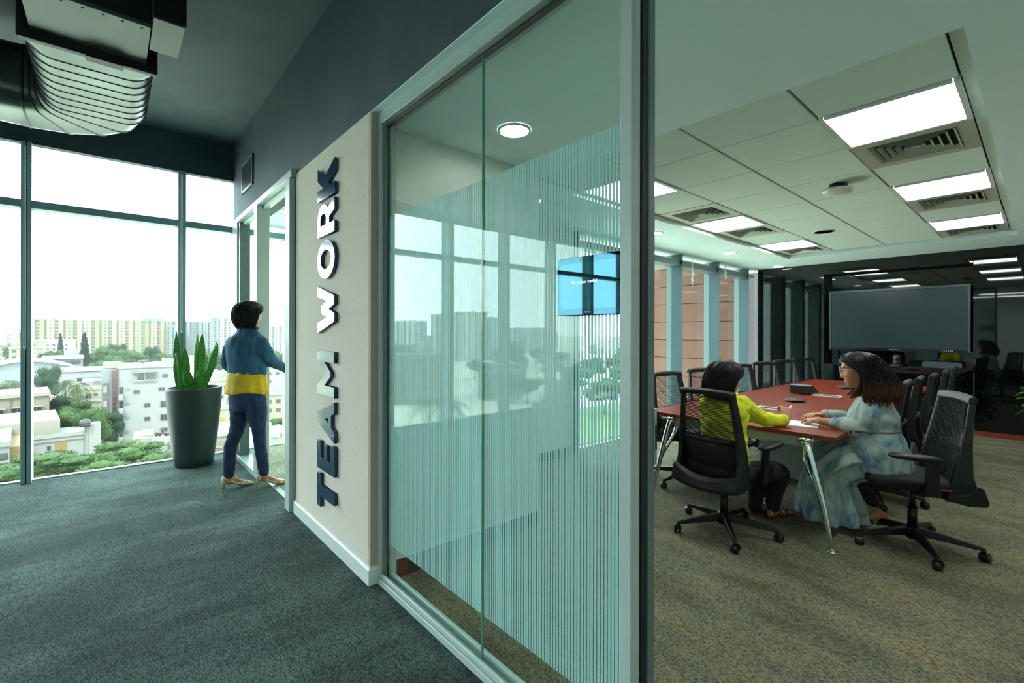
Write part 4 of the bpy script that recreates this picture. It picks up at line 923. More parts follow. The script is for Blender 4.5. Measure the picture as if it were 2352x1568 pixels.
# things on the table
m_dev = mat('device_grey', '1f2426', .45); m_devb = mat('device_black', '0c0e10', .18, spec=.6); m_paper = mat('paper', 'd9dad2', .8)
m_devl = mat('device_light', '5d6668', .5)
def puck(x, y, label):
    t = thing('speakerphone', label, 'speakerphone', (x, y, TT), group='speaker pucks on the table')
    q = MB(); q.lathe([(.055, TT), (.085, TT + .008), (.093, TT + .014), (.09, TT + .02), (.06, TT + .03), (.001, TT + .034)], (x, y, 0), 32); q.build('body', m_dev, t, smooth=True)
    q = MB(); q.lathe([(.062, TT + .0305), (.064, TT + .031), (.066, TT + .0295)], (x, y, 0), 32, False); q.build('ring', m_devl, t, smooth=True)
puck(5.2, 1.64, 'flat round grey conference microphone puck between the near half and the wedge device')
puck(6.95, 1.62, 'flat round grey microphone puck at the far half of the table, by the woman\'s chin')
t = thing('touch_controller', 'black wedge shaped conference touch controller in the middle of the red table', 'device', (5.98, 1.78, TT))
q = MB(); q.rings([[V(5.86, y, TT + .008), V(6.10, y, TT + .004), V(6.11, y, TT + .012), V(5.88, y, TT + .115), V(5.84, y, TT + .1)] for y in (1.68, 1.90)]); q.build('body', m_dev, t, bevel=.006)
q = MB(); q.rings([[V(5.885, y, TT + .1155), V(6.1, y, TT + .0205), V(6.1, y, TT + .022), V(5.887, y, TT + .1175)] for y in (1.69, 1.89)]); q.build('screen', m_devb, t)
q = MB(); q.cyl((5.9, 1.79, TT), (5.9, 1.79, TT + .01), .05, n=20); q.build('foot', m_devb, t)
def cubby(x, y, label):
    t = thing('cable_box', label, 'socket box', (x, y, TT), group='cable boxes in the table')
    q = MB()
    for b in ((-.07, -.13, .07, -.115), (-.07, .115, .07, .13), (-.07, -.115, -.055, .115), (.055, -.115, .07, .115)): q.box(x + b[0], y + b[1], TT, x + b[2], y + b[3], TT + .006)
    q.build('frame', m_paper, t)
    q = MB(); q.box(x - .055, y - .115, TT, x + .055, y + .115, TT + .002); q.build('well', m_devb, t)
    for k in range(4):
        yy = y - .075 + .05 * k
        q = MB(); q.box(x - .025, yy - .018, TT + .002, x + .025, yy + .018, TT + .008); q.build('socket', m_tag if k == 2 else m_devl, t, bevel=.002, seg=1)
cubby(4.55, 1.62, 'white framed cable box let into the table near the writing hand')
cubby(5.93, 1.56, 'white framed cable box with a red socket beside the wedge device')
t = thing('paper_sheets', 'white paper sheets between the two women on the table corner', 'paper', (3.97, 1.24, TT))
for k, (dx, dy, a) in enumerate(((0, 0, .25), (.03, .06, -.1))):
    c, s_ = cos(a), sin(a); q = MB()
    q.prism([(-.105, -.15), (.105, -.15), (.105, .15), (-.105, .15)], lambda p, r: V(3.93 + dx + p * c - r * s_, 1.24 + dy + p * s_ + r * c, TT + .0005 + .001 * k), lambda p, r: V(3.93 + dx + p * c - r * s_, 1.24 + dy + p * s_ + r * c, TT + .0014 + .001 * k)); q.build('sheet', m_paper, t)
# ------------------------------------------------------------------ television and its neighbours
m_scr = mat('grey_tv_screen', '1a2426', .22, spec=.5, emit='24363a', estr=.12)  # screen is off; a faint glow is added to its grey
m_bez = mat('tv_bezel', '0a0c0d', .2, spec=.6); m_tvf = mat('tv_silver_frame', '4e5c5f', .25, metal=.7)
m_ltx = mat('glowing_logo_print', '9aa6a8', .5, emit='7d898b', estr=.2)  # print and buttons given a faint glow though nothing lights them
t = thing('television', 'very large flat television in the black glass niche', 'television', (TVX - .02, 1.535, 1.16)); xa = TVX + .03
q = MB(); q.box(xa, .685, 1.165, xa + .06, 2.385, 2.13); q.build('body', m_bez, t, bevel=.004)
q = MB(); q.box(xa - .004, .712, 1.2, xa, 2.36, 2.103); q.build('screen', m_scr, t)
q = MB()
for b in ((.68, 2.105, 2.39, 2.14), (.68, 1.16, .707, 2.105), (2.363, 1.16, 2.39, 2.105)): q.box(xa - .012, b[0], b[1], xa + .02, b[2], b[3])
q.build('frame', m_tvf, t, bevel=.003)
q = MB(); q.box(xa - .01, .707, 1.155, xa, 2.363, 1.2); q.build('lower_bezel', m_bez, t)
me = textmesh('maker_name', 'SAMSUNG', .02, m_ltx, .0005, xf3((xa - .0115, 1.535, 1.178), (0, -1.3, 0), (0, 0, 1), (-1, 0, 0))); share(me, 'maker_name', t)
for k in range(6):
    q = MB(); q.box(xa - .0112, .86 + .022 * k, 1.174, xa - .01, .87 + .022 * k, 1.182); q.build('button', m_ltx, t)
q = MB(); q.box(xa + .06, 1.2, 1.3, TVX + .25, 1.9, 2.0); q.build('wall_bracket', m_blackm, t)
NZ = .915
t = thing('conference_camera', 'dark cylindrical conference camera on the ledge under the television', 'camera', (TVX + .08, 1.5, NZ)); c = (TVX + .08, 1.5, 0)
q = MB(); q.lathe([(.075, NZ), (.08, NZ + .01), (.08, NZ + .03), (.055, NZ + .04)], c, 28); q.build('base', m_dev, t, smooth=True)
q = MB(); q.lathe([(.05, NZ + .04), (.052, NZ + .06), (.052, NZ + .17), (.046, NZ + .185), (.001, NZ + .187)], c, 28); q.build('head', m_dev, t, smooth=True)
q = MB(); q.cyl((TVX + .028, 1.5, NZ + .12), (TVX + .022, 1.5, NZ + .12), .028, n=20); q.build('lens', m_devb, t, smooth=True)
m_cloth = mat('grey_speaker_cloth', '39454a', .9, bump=.2, bscale=400)
for y0, y1, w in ((.76, 1.2, 'right of the conference camera'), (1.9, 2.26, 'left of the conference camera')):
    t = thing('speaker_bar', 'pill shaped grey speaker bar on the ledge, ' + w, 'speaker', (TVX + .06, (y0 + y1) / 2, NZ), group='speaker bars under the television')
    r = .048; zc = NZ + r + .006
    def pill(x, rr): return [V(x, y1 - r + rr * cos(a), zc + rr * sin(a)) for a in [-pi / 2 + pi * k / 10 for k in range(11)]] + [V(x, y0 + r + rr * cos(a), zc + rr * sin(a)) for a in [pi / 2 + pi * k / 10 for k in range(11)]]
    q = MB(); q.rings([pill(TVX + .012, r), pill(TVX + .1, r)]); q.build('body', m_dev, t, bevel=.006)
    q = MB(); q.rings([pill(TVX + .008, r * .95), pill(TVX + .012, r * .97)]); q.build('grille', m_cloth, t)
    q = MB(); q.box(TVX + .03, y0 + .08, NZ, TVX + .09, y1 - .08, NZ + .008); q.build('foot', m_blackm, t)
# ------------------------------------------------------------------ TEAM WORK letters
M, t_, b_ = newmat('navy_mirror_acrylic'); m_let = M
b_.inputs['Base Color'].default_value = lin('143a55'); b_.inputs['Roughness'].default_value = .16; b_.inputs['Specular IOR Level'].default_value = .4; b_.inputs['Metallic'].default_value = .1
b_.inputs['Coat Weight'].default_value = .2; b_.inputs['Coat Roughness'].default_value = .05
s_ = .215
def arcp(cx, cy, rx, ry, a0, a1, n=14): return [(cx + rx * cos(radians(a0 + (a1 - a0) * k / n)), cy + ry * sin(radians(a0 + (a1 - a0) * k / n))) for k in range(n + 1)]
GL = {
 'T': (.68, [[(.232, 0), (.448, 0), (.448, .81), (.68, .81), (.68, 1), (0, 1), (0, .81), (.232, .81)]]),
 'E': (.58, [[(0, 0), (.58, 0), (.58, .19), (.22, .19), (.22, .405), (.53, .405), (.53, .59), (.22, .59), (.22, .81), (.57, .81), (.57, 1), (0, 1)]]),
 'A': (.84, [[(0, 0), (.225, 0), (.29, .18), (.55, .18), (.615, 0), (.84, 0), (.53, 1), (.31, 1)], [(.35, .35), (.42, .56), (.49, .35)][::-1]]),
 'M': (.92, [[(0, 0), (.21, 0), (.21, .58), (.42, .2), (.5, .2), (.71, .59), (.71, 0), (.92, 0), (.92, 1), (.74, 1), (.46, .5), (.18, 1), (0, 1)]]),
 'W': (1.02, [[(.24, 0), (.42, 0), (.51, .33), (.60, 0), (.78, 0), (1.02, 1), (.80, 1), (.685, .42), (.60, .74), (.42, .74), (.335, .42), (.22, 1), (0, 1)]]),
 'O': (.82, [arcp(.41, .5, .41, .52, 0, 342, 19), arcp(.41, .5, .205, .31, 0, 342, 19)[::-1]]),
 'R': (.70, [[(0, 0), (.22, 0), (.22, .3), (.36, .3), (.46, 0), (.70, 0), (.565, .36)] + arcp(.37, .66, .31, .34, -45, 90, 10) + [(0, 1)], ([(.22, .48), (.36, .48)] + arcp(.36, .65, .12, .165, -80, 80, 6) + [(.36, .82), (.22, .82)])[::-1]]),
 'K': (.70, [[(0, 0), (.22, 0), (.22, .28), (.30, .37), (.455, 0), (.70, 0), (.455, .54), (.70, 1), (.44, 1), (.22, .64), (.22, 1), (0, 1)]]),
}
ZZ = [('T', .236, .457, 'lowest letter of the vertical sign'), ('E', .495, .685, 'above the T'), ('A', .715, .975, 'third letter from the floor'), ('M', 1.005, 1.30, 'highest letter of the lower word'),
      ('W', 1.425, 1.745, 'first letter of the upper word'), ('O', 1.79, 2.05, 'round letter of the upper word'), ('R', 2.085, 2.305, 'just below the K'), ('K', 2.335, 2.56, 'topmost letter of the vertical sign')]
for ch, z0, z1, w in ZZ:
    wd, sp_ = GL[ch]; h = .318
    me = outline('sign_letter', [[(p / wd * (z1 - z0), r * h) for p, r in pts] for pts in sp_], m_let, .022, bevel=.002)
    o = bpy.data.objects.new('sign_letter', me); COL.objects.link(o)
    o.matrix_world = xf3((1.1075, 3.005, z0), (0, 0, 1), (0, 1, 0), (-1, 0, 0))
    tag(o, 'shiny navy wall letter %s turned on its side, %s' % (ch, w), 'letter', 'letters of the wall sign')
# ------------------------------------------------------------------ tablet on the glass
M, t_, b_ = newmat('tablet_sky_tinted_glass'); m_tab = M
b_.inputs['Base Color'].default_value = lin('2c4a54'); b_.inputs['Metallic'].default_value = 1; b_.inputs['Specular Tint'].default_value = (.55, .88, 1, 1); b_.inputs['Roughness'].default_value = .02; b_.inputs['Specular IOR Level'].default_value = .45  # blue of the mirrored sky put into the colour and tint
t = thing('wall_tablet', 'black touch tablet fixed to the striped glass beside the aluminium post', 'tablet', (1.18, .97, 1.487))
q = MB(); q.box(1.17, .834, 1.487, 1.193, 1.105, 1.682); q.build('body', m_bez, t, bevel=.006)
q = MB(); q.box(1.1685, .836, 1.489, 1.17, 1.103, 1.68); q.build('front_glass', m_tab, t, bevel=.0008, seg=1)
m_disp = mat('lit_tablet_display', '31525c', .02, metal=1, emit='29434a', estr=.06)  # same reflected sky blue put into the display's colour
q = MB(); q.box(1.1679, .852, 1.51, 1.1685, 1.088, 1.66); q.build('display', m_disp, t)
m_lt = mat('lit_white_text', 'dfeaec', .5, emit='dfeaec', estr=.55)
share(textmesh('screen_text', 'No project loaded', .0145, m_lt, .0002, xf3((1.1677, .985, 1.597), (0, -1, 0), (0, 0, 1), (-1, 0, 0))), 'screen_text', t)
share(textmesh('maker_name', 'Extron', .009, m_ltx, .0002, xf3((1.1683, .97, 1.4985), (0, -1, 0), (0, 0, 1), (-1, 0, 0))), 'maker_name', t)
q = MB(); q.cyl((1.1686, 1.0, 1.671), (1.1682, 1.0, 1.671), .003, n=10); q.build('lens', m_devl, t)
q = MB(); q.cyl((1.1686, .982, 1.671), (1.1682, .982, 1.671), .0018, n=8); q.build('indicator', m_tag, t)
# ------------------------------------------------------------------ vent grille on the dark wall
t = thing('vent_grille', 'dark slatted air grille on the teal wall above the lobby doorway', 'vent', (1.12, 5.59, 2.955))
y0, y1, z0, z1 = 5.337, 5.85, 2.957, 3.272; q = MB()
for b in ((y0, z0, y1, z0 + .022), (y0, z1 - .022, y1, z1), (y0, z0, y0 + .022, z1), (y1 - .022, z0, y1, z1)): q.box(1.104, b[0], b[1], 1.119, b[2], b[3])
q.build('grille_frame', m_aludk, t)
q = MB(); q.box(1.1175, y0 + .01, z0 + .01, 1.1195, y1 - .01, z1 - .01); q.build('backing', m_gask, t)
for k in range(22):
    z = z0 + .028 + k * .0122; q = MB(); q.rings([[V(1.106, y, z), V(1.116, y, z + .008), V(1.116, y, z + .0095), V(1.106, y, z + .002)] for y in (y0 + .022, y1 - .022)]); q.build('slat', m_aludk, t)
# ------------------------------------------------------------------ duct
m_galv = mat('galvanised_steel', '48534f', .33, metal=.95, col2='56625d', nscale=3.5, stretch=(1, 1, .4)); m_flg = mat('dark_flange', '141c1e', .5, metal=.3)
m_box = mat('pale_sheet_steel', '4c5753', .5, metal=.4)
t = thing('air_duct', 'galvanised ribbed air duct bending to the left under the dark ceiling', 'duct', (-.1, 4.0, 2.97))
q = MB(); q.box(-.315, 3.03, 3.0, .162, 3.46, ZC - .001); q.build('fan_box', m_box, t, bevel=.004)
q = MB(); q.box(-.32, 3.022, 3.02, .167, 3.03, 3.58); q.build('end_panel', m_flg, t)
q = MB()
for a in range(6): q.cyl((-.25 + .075 * a, 3.06, 2.997), (-.25 + .075 * a, 3.06, 3.002), .006, n=8)
q.build('screw_head', m_flg, t)
q = MB(); q.box(.166, 2.92, 3.0, .297, 3.27, ZC - .001); q.build('control_box', m_box, t, bevel=.003)
q = MB(); q.box(.165, 2.914, 3.01, .3, 2.92, 3.59); q.build('end_panel', m_flg, t)
ZB, ZT_, HW = 2.97, 3.43, .285
def rr(c, lat, hw=HW, zb=ZB, zt=ZT_, r=.13, grow=0):
    c = Vector(c); lat = Vector(lat); hz = (zt - zb) / 2 + grow; w = hw + grow; zc = (zb + zt) / 2; out = []
    for cx, cz, a0 in ((w - r, hz - r, 0), (-(w - r), hz - r, 90), (-(w - r), -(hz - r), 180), (w - r, -(hz - r), 270)):
        for k in range(7):
            a = radians(a0 + 15 * k); p = c + lat * (cx + r * cos(a)); out.append(V(p.x, p.y, zc + cz + r * sin(a)))
    return out
def rect(c, lat, hw, zb, zt): 
    R = rr(c, lat, hw, zb, zt, .004); return R
q = MB(); q.box(-.365, 3.46, 2.955, .215, 3.50, 3.44); q.build('flange', m_flg, t, bevel=.004)
q = MB(); q.box(-.1, 3.445, 2.943, .06, 3.51, 2.957); q.build('flange_clip', m_flg, t)
xc = -.075
ys = [3.5, 3.68] + [3.68 + .113 * k for k in range(1, 8)]
for a, b in zip(ys, ys[1:]):
    q = MB(); q.rings([rr((xc, a, 0), (1, 0, 0), r=.02 if a < 3.51 else .13), rr((xc, b, 0), (1, 0, 0))], caps=False); q.build('duct_segment', m_galv, t, smooth=True)
    q = MB(); q.rings([rr((xc, b - .005, 0), (1, 0, 0), grow=.001), rr((xc, b - .003, 0), (1, 0, 0), grow=.0035), rr((xc, b + .003, 0), (1, 0, 0), grow=.0035), rr((xc, b + .005, 0), (1, 0, 0), grow=.001)], caps=False); q.build('duct_seam', m_flg, t, smooth=True)
cc = V(-.45, ys[-1], 0); rc = xc - cc.x; NG = 4
def efr(k): a = radians(90 * k / NG); d = V(cos(a), sin(a), 0); return cc + d * rc, d
for k in range(NG):
    (c0, d0), (c1, d1) = efr(k), efr(k + 1)
    q = MB(); q.rings([rr(c0, d0), rr(c1, d1)], caps=False); q.build('elbow_gore', m_galv, t, smooth=True)
    tn = V(-d1.y, d1.x, 0)
    q = MB(); q.rings([rr(c1 - tn * .008, d1, grow=.001), rr(c1 - tn * .003, d1, grow=.004), rr(c1 + tn * .003, d1, grow=.004), rr(c1 + tn * .008, d1, grow=.001)], caps=False); q.build('duct_seam', m_flg, t, smooth=True)
ye = cc.y + rc; xe = cc.x
for k in range(12):
    a, b = xe - .3 * k, xe - .3 * (k + 1); f = min(1, .5 * k); g = min(1, .5 * (k + 1))
    q = MB(); q.rings([rr((a, ye, 0), (0, 1, 0), r=.13 + .08 * f), rr((b, ye, 0), (0, 1, 0), r=.13 + .08 * g)], caps=False); q.build('duct_segment', m_galv, t, smooth=True)
    q = MB(); q.rings([rr((b + s, ye, 0), (0, 1, 0), r=.13 + .08 * g, grow=gg) for s, gg in ((.008, .001), (.003, .008), (-.003, .008), (-.008, .001))], caps=False); q.build('duct_seam', m_flg, t, smooth=True)
q = MB()
for x in (-1.4, -3.2):
    for dy in (-.3, .3): q.cyl((x, ye + dy, 2.95), (x, ye + dy, ZC), .005, n=6)
    q.box(x - .015, ye - .32, 2.945, x + .015, ye + .32, 2.968)
q.build('hanger', m_flg, t)
# pendant lamps of the open office behind, which the glass reflects
for k, (x, y0, y1) in enumerate(((-1.0, -5.2, -1.6), (-2.8, -5.2, -.6), (-4.6, -5.0, 1.5), (-6.4, -4.5, 2.5))):
    t = thing('linear_lamp', 'slim white linear pendant lamp of the open office, %s of four' % ('first', 'second', 'third', 'fourth')[k], 'lamp', (x, (y0 + y1) / 2, 2.8))
    q = MB(); q.box(x - .03, y0, 2.8, x + .03, y1, 2.86); q.build('housing', m_ring, t)
    q = MB(); q.box(x - .025, y0 + .01, 2.796, x + .025, y1 - .01, 2.8); q.build('diffuser', m_lin, t)
    q = MB(); q.cyl((x, y0 + .3, 2.86), (x, y0 + .3, ZC), .003, n=6); q.cyl((x, y1 - .3, 2.86), (x, y1 - .3, ZC), .003, n=6); q.build('cable', m_gask, t)
# ------------------------------------------------------------------ snake plant
M, t_, b_ = newmat('snake_plant_leaf'); m_snk = M
co = t_.nodes.new('ShaderNodeTexCoord'); wv = t_.nodes.new('ShaderNodeTexWave'); wv.bands_direction = 'Z'; wv.inputs['Scale'].default_value = 13; wv.inputs['Distortion'].default_value = 7; wv.inputs['Detail'].default_value = 3; wv.inputs['Detail Scale'].default_value = 2.5
rp_ = t_.nodes.new('ShaderNodeValToRGB'); rp_.color_ramp.elements[0].color = lin('2c7426'); rp_.color_ramp.elements[1].color = lin('58a032'); rp_.color_ramp.elements[0].position = .15
t_.links.new(co.outputs['Object'], wv.inputs[0]); t_.links.new(wv.outputs['Fac'], rp_.inputs[0]); t_.links.new(rp_.outputs[0], b_.inputs['Base Color']); b_.inputs['Roughness'].default_value = .38
b_.inputs['Subsurface Weight'].default_value = .0
m_pot = mat('dark_slate_planter', '2b3a3a', .42, spec=.45); m_soil = mat('soil', '2a2017', .95, col2='3a2c1f', nscale=60)
px, py = .70, 6.05
t = thing('planter', 'tall tapered dark planter of sword leaved snake plants by the window', 'plant', (px, py, 0))
pr = [(.165, 0), (.178, .012), (.19, .1), (.215, .3), (.235, .5), (.25, .68), (.256, .80), (.256, .828), (.25, .835), (.242, .835), (.236, .825), (.233, .76)]
q = MB(); q.lathe(pr, (px, py, 0), 48); q.build('pot', m_pot, t, smooth=True)
q = MB(); q.lathe([(.2335, .772), (.12, .782), (.001, .785)], (px, py, 0), 32, False); q.build('soil', m_soil, t, smooth=True)
q = MB()
for k in range(60): a = random.random() * 6.28; r = .22 * sqrt(random.random()); q.ball((px + r * cos(a), py + r * sin(a), .785), (.014, .012, .008), 6, 4)
o = q.build('pebbles', m_peb, t, smooth=True, kind='stuff')
def sword(u0, u1, vt, w, dy, bend=0, az=0):
    k = 5.01 / CF
    b = V(px + (u0 - 449) * k * .95, py + dy, .77); e = V(px + (u1 - 449) * k * 1.0, py + dy * 1.6, CH - (vt - 764) * k)
    q = MB(); n = 12; R = []
    for i in range(n + 1):
        f = i / n; c = b.lerp(e, f) + V(bend * sin(pi * f), 0, 0)
        ww = w * (.55 + .9 * f - .25 * f * f) if f < .55 else w * (.97) * (1 - ((f - .55) / .45) ** 2.2) + .001
        a = az + .5 * f; d = V(cos(a), -sin(a), 0); nn = V(sin(a), cos(a), 0)
        R.append([c - d * ww, c - d * ww * .5 + nn * ww * .28 - nn * .003, c + nn * ww * .36 - nn * .003, c + d * ww * .5 + nn * ww * .28 - nn * .003, c + d * ww, c + d * ww * .5 + nn * (ww * .28 + .003), c + nn * (ww * .36 + .004), c - d * ww * .5 + nn * (ww * .28 + .003)])
    q.rings(R); q.build('leaf', m_snk, t, smooth=True)
for a in ((424, 414, 762, .036, -.03, -.015, .2), (419, 411, 808, .034, -.09, -.012, .5), (437, 432, 798, .036, .04, 0, -.3), (452, 457, 768, .034, .06, .005, .4), (457, 463, 765, .038, -.02, .004, -.1), (466, 495, 783, .03, .02, -.01, .7),
          (462, 492, 790, .036, -.06, .012, .1), (440, 433, 848, .04, -.11, 0, .1), (455, 458, 838, .038, -.1, .004, -.4), (446, 450, 850, .034, -.13, 0, .6), (430, 420, 850, .034, .09, -.01, -.6), (470, 476, 815, .034, .08, .004, .5)): sword(*a)
# ------------------------------------------------------------------ leafy plant by the black wall
M, t_, b_ = newmat('variegated_leaf'); m_var = M
co = t_.nodes.new('ShaderNodeTexCoord'); wv = t_.nodes.new('ShaderNodeTexNoise'); wv.inputs['Scale'].default_value = 26; wv.inputs['Detail'].default_value = 4
rp_ = t_.nodes.new('ShaderNodeValToRGB'); rp_.color_ramp.elements[0].color = lin('1d7a1a'); rp_.color_ramp.elements[1].color = lin('a5d84a'); rp_.color_ramp.elements[0].position = .42; rp_.color_ramp.elements[1].position = .6
t_.links.new(co.outputs['Object'], wv.inputs[0]); t_.links.new(wv.outputs['Fac'], rp_.inputs[0]); t_.links.new(rp_.outputs[0], b_.inputs['Base Color']); b_.inputs['Roughness'].default_value = .35
bx, by = 8.72, -.06
t = thing('potted_plant', 'leafy bright green variegated plant in a white pot by the black wall', 'plant', (bx, by, 0))
q = MB(); q.lathe([(.13, 0), (.14, .01), (.17, .2), (.185, .38), (.18, .39), (.17, .385), (.165, .33)], (bx, by, 0), 32); q.build('pot', m_base, t, smooth=True)
q = MB(); q.lathe([(.166, .34), (.001, .35)], (bx, by, 0), 24, False); q.build('soil', m_soil, t)
q = MB(); stems = []
for k in range(7):
    a = .9 * k; b = V(bx + .05 * cos(a), by + .05 * sin(a), .34); e = V(bx + .13 * cos(a), by + .13 * sin(a), .72 + .06 * (k % 3)); stems.append((b, e)); q.tube([b, b.lerp(e, .5) + V(0, 0, .02), e], [.012, .011, .008], 8)
q.build('stem', mat('plant_stem', '4d7a34', .6), t, smooth=True)
rnd = random.Random(3)
for k in range(30):
    b, e = stems[k % 7]; az = k * 2.4 + .4; f = .45 + .55 * (k % 4) / 3; p0 = b.lerp(e, f); L_ = .20 + .1 * rnd.random(); up = .65 - .55 * ((k * 7) % 10) / 10; w = .05 + .012 * rnd.random()
    d = V(cos(az), sin(az), 0); sd = V(-sin(az), cos(az), 0); R = []
    for i in range(8):
        g = i / 7; c = p0 + d * (L_ * g) + V(0, 0, L_ * (up * g * 1.5 - .75 * g * g)); ww = w * sin(pi * min(1, g * .93 + .05)) ** .8 + .001
        R.append([c - sd * ww + V(0, 0, .012), c - V(0, 0, .002), c + sd * ww + V(0, 0, .012), c + V(0, 0, .002)])
    q = MB(); q.rings(R); q.build('leaf', m_var, t, smooth=True)
# ------------------------------------------------------------------ blind cords
m_cord = mat('white_bead_cord', 'dfe8e4', .5)
def cord(x, y, z0, z1, label, bunch=False, bead=True):
    t = thing('blind_cord', label, 'cord', (x, y, z0), group='blind cords at the windows')
    q = MB()
    if bead:
        n = int((z1 - z0) / .012)
        for s in (-1, 1):
            q.cyl((x + s * .006, y, z0 + .02), (x + s * .006, y, z1), .0012, n=5)
            for k in range(n): z = z0 + .02 + k * .012; q.lathe([(.0005, z - .003), (.0034, z), (.0005, z + .003)], (x + s * .006, y, 0), 5, False)
        q.tube([(x + .006 * cos(a), y, z0 + .02 + .02 * sin(a)) for a in [pi + pi * k / 6 for k in range(7)]], .0028, 6)
    else:
        for s in (-1, 1): q.tube([(x + s * .008, y, z1), (x + s * .006, y, (z0 + z1) / 2), (x + s * .007, y, z0 + .02)], .0024, 5)
        q.tube([(x + .007 * cos(a), y, z0 + .02 + .02 * sin(a)) for a in [pi + pi * k / 6 for k in range(7)]], .0024, 6)
    q.build('strand', m_cord, t)
    if bunch:
        q = MB(); r = random.Random(int(x * 100))
        for k in range(7):
            a = r.random() * 6; h = .03 + .05 * r.random(); q.tube([(x + .022 * cos(a) * sin(f) , y + .02 * sin(a) * sin(f), z0 + .06 + h * (f / 3.14) - .08 * (k % 3)) for f in [6.28 * i / 10 for i in range(11)]], .003, 5)
        q.build('knot', m_cord, t)
cord(-.595, 6.24, 1.27, 3.16, 'long white bead chain hanging on the leftmost dark mullion')
cord(.602, 6.24, 1.42, 3.16, 'white bead chain hanging on the mullion behind the snake plant')
cord(6.68, 3.5, 2.24, 2.61, 'knotted white blind cord in the upper pane left of the bobbed head', True, False)
cord(7.78, 3.5, 2.42, 2.61, 'short bunched white cord at the middle mullion of the meeting room window', True, False)
cord(9.0, 3.5, .75, 2.61, 'long thin white cord at the last pane beside the black glass', False, False)
_lin = lin
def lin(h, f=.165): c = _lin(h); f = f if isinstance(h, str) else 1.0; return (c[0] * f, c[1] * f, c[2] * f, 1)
# ------------------------------------------------------------------ outside: ground, wing, city, trees
GZ = -22.0
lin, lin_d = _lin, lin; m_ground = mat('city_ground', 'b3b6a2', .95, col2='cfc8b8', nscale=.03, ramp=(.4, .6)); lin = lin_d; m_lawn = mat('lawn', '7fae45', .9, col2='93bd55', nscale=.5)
sbox('ground', m_ground, -2500, 8, GZ - .5, 2500, 3000, GZ)
def col(u): return CYAW - math.atan((u - 1176) / CF)
sbox('lawn', m_lawn, 40, 45, GZ, 130, 95, GZ + .05)
# terracotta wing of this building beyond the meeting room windows
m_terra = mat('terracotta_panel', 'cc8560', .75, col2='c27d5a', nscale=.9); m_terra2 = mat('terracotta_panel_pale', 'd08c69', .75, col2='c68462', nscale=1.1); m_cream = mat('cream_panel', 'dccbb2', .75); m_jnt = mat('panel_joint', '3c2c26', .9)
wg = sgroup('wall_wing', (9.65, 5, 0))
q = MB(); q.box(9.66, 3.93, GZ, 14, 6.0, 7.5); q.build('core', m_jnt, wg)
for r in range(-10, 18):
    z0 = .08 + .4 * r
    for k, (ya, yb) in enumerate(((3.92, 5.995),)):
        q = MB(); q.box(9.6, ya, z0 + .006, 9.655, yb, z0 + .394); q.build('panel', m_cream if z0 > 2.7 else (m_terra, m_terra2)[(r + k) % 2], wg)
    q = MB(); q.box(9.255, 3.9, z0 + .006, 9.598, 3.955, z0 + .394); q.build('panel', m_cream if z0 > 2.7 else (m_terra, m_terra2)[r % 2], wg)
    q = MB(); q.box(9.61, 6.0, z0 + .006, 14, 6.03, z0 + .394); q.build('panel', m_cream if z0 > 2.7 else m_terra, wg)
# -------- trees
def leafmat(n, a, b):
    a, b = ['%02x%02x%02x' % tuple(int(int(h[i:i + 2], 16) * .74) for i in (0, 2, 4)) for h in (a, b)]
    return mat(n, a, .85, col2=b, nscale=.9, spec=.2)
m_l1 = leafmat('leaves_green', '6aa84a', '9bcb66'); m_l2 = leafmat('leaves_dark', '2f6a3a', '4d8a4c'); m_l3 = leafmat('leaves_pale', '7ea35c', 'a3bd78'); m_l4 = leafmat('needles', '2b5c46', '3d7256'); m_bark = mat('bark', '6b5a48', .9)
def cards(q, rnd, blobs, n, s):
    for (c, r) in blobs:
        c = Vector(c)
        q.ball(c, tuple(x * .78 for x in r), 9, 6)
    for k in range(n):
        c, r = blobs[k % len(blobs)]
        d = Vector((rnd.gauss(0, 1), rnd.gauss(0, 1), rnd.gauss(0, 1) + .25)).normalized()
        p = Vector(c) + Vector((d.x * r[0], d.y * r[1], d.z * r[2])) * (.78 + .32 * rnd.random())
        a = Vector((rnd.gauss(0, 1), rnd.gauss(0, 1), rnd.gauss(0, .5))).normalized(); b = a.cross(d); b = b.normalized() if b.length > .01 else a.orthogonal()
        z = s * (.6 + .8 * rnd.random())
        q.add([p - a * z, p + b * z * .7, p + a * z, p - b * z * .7], [(0, 1, 2, 3)])
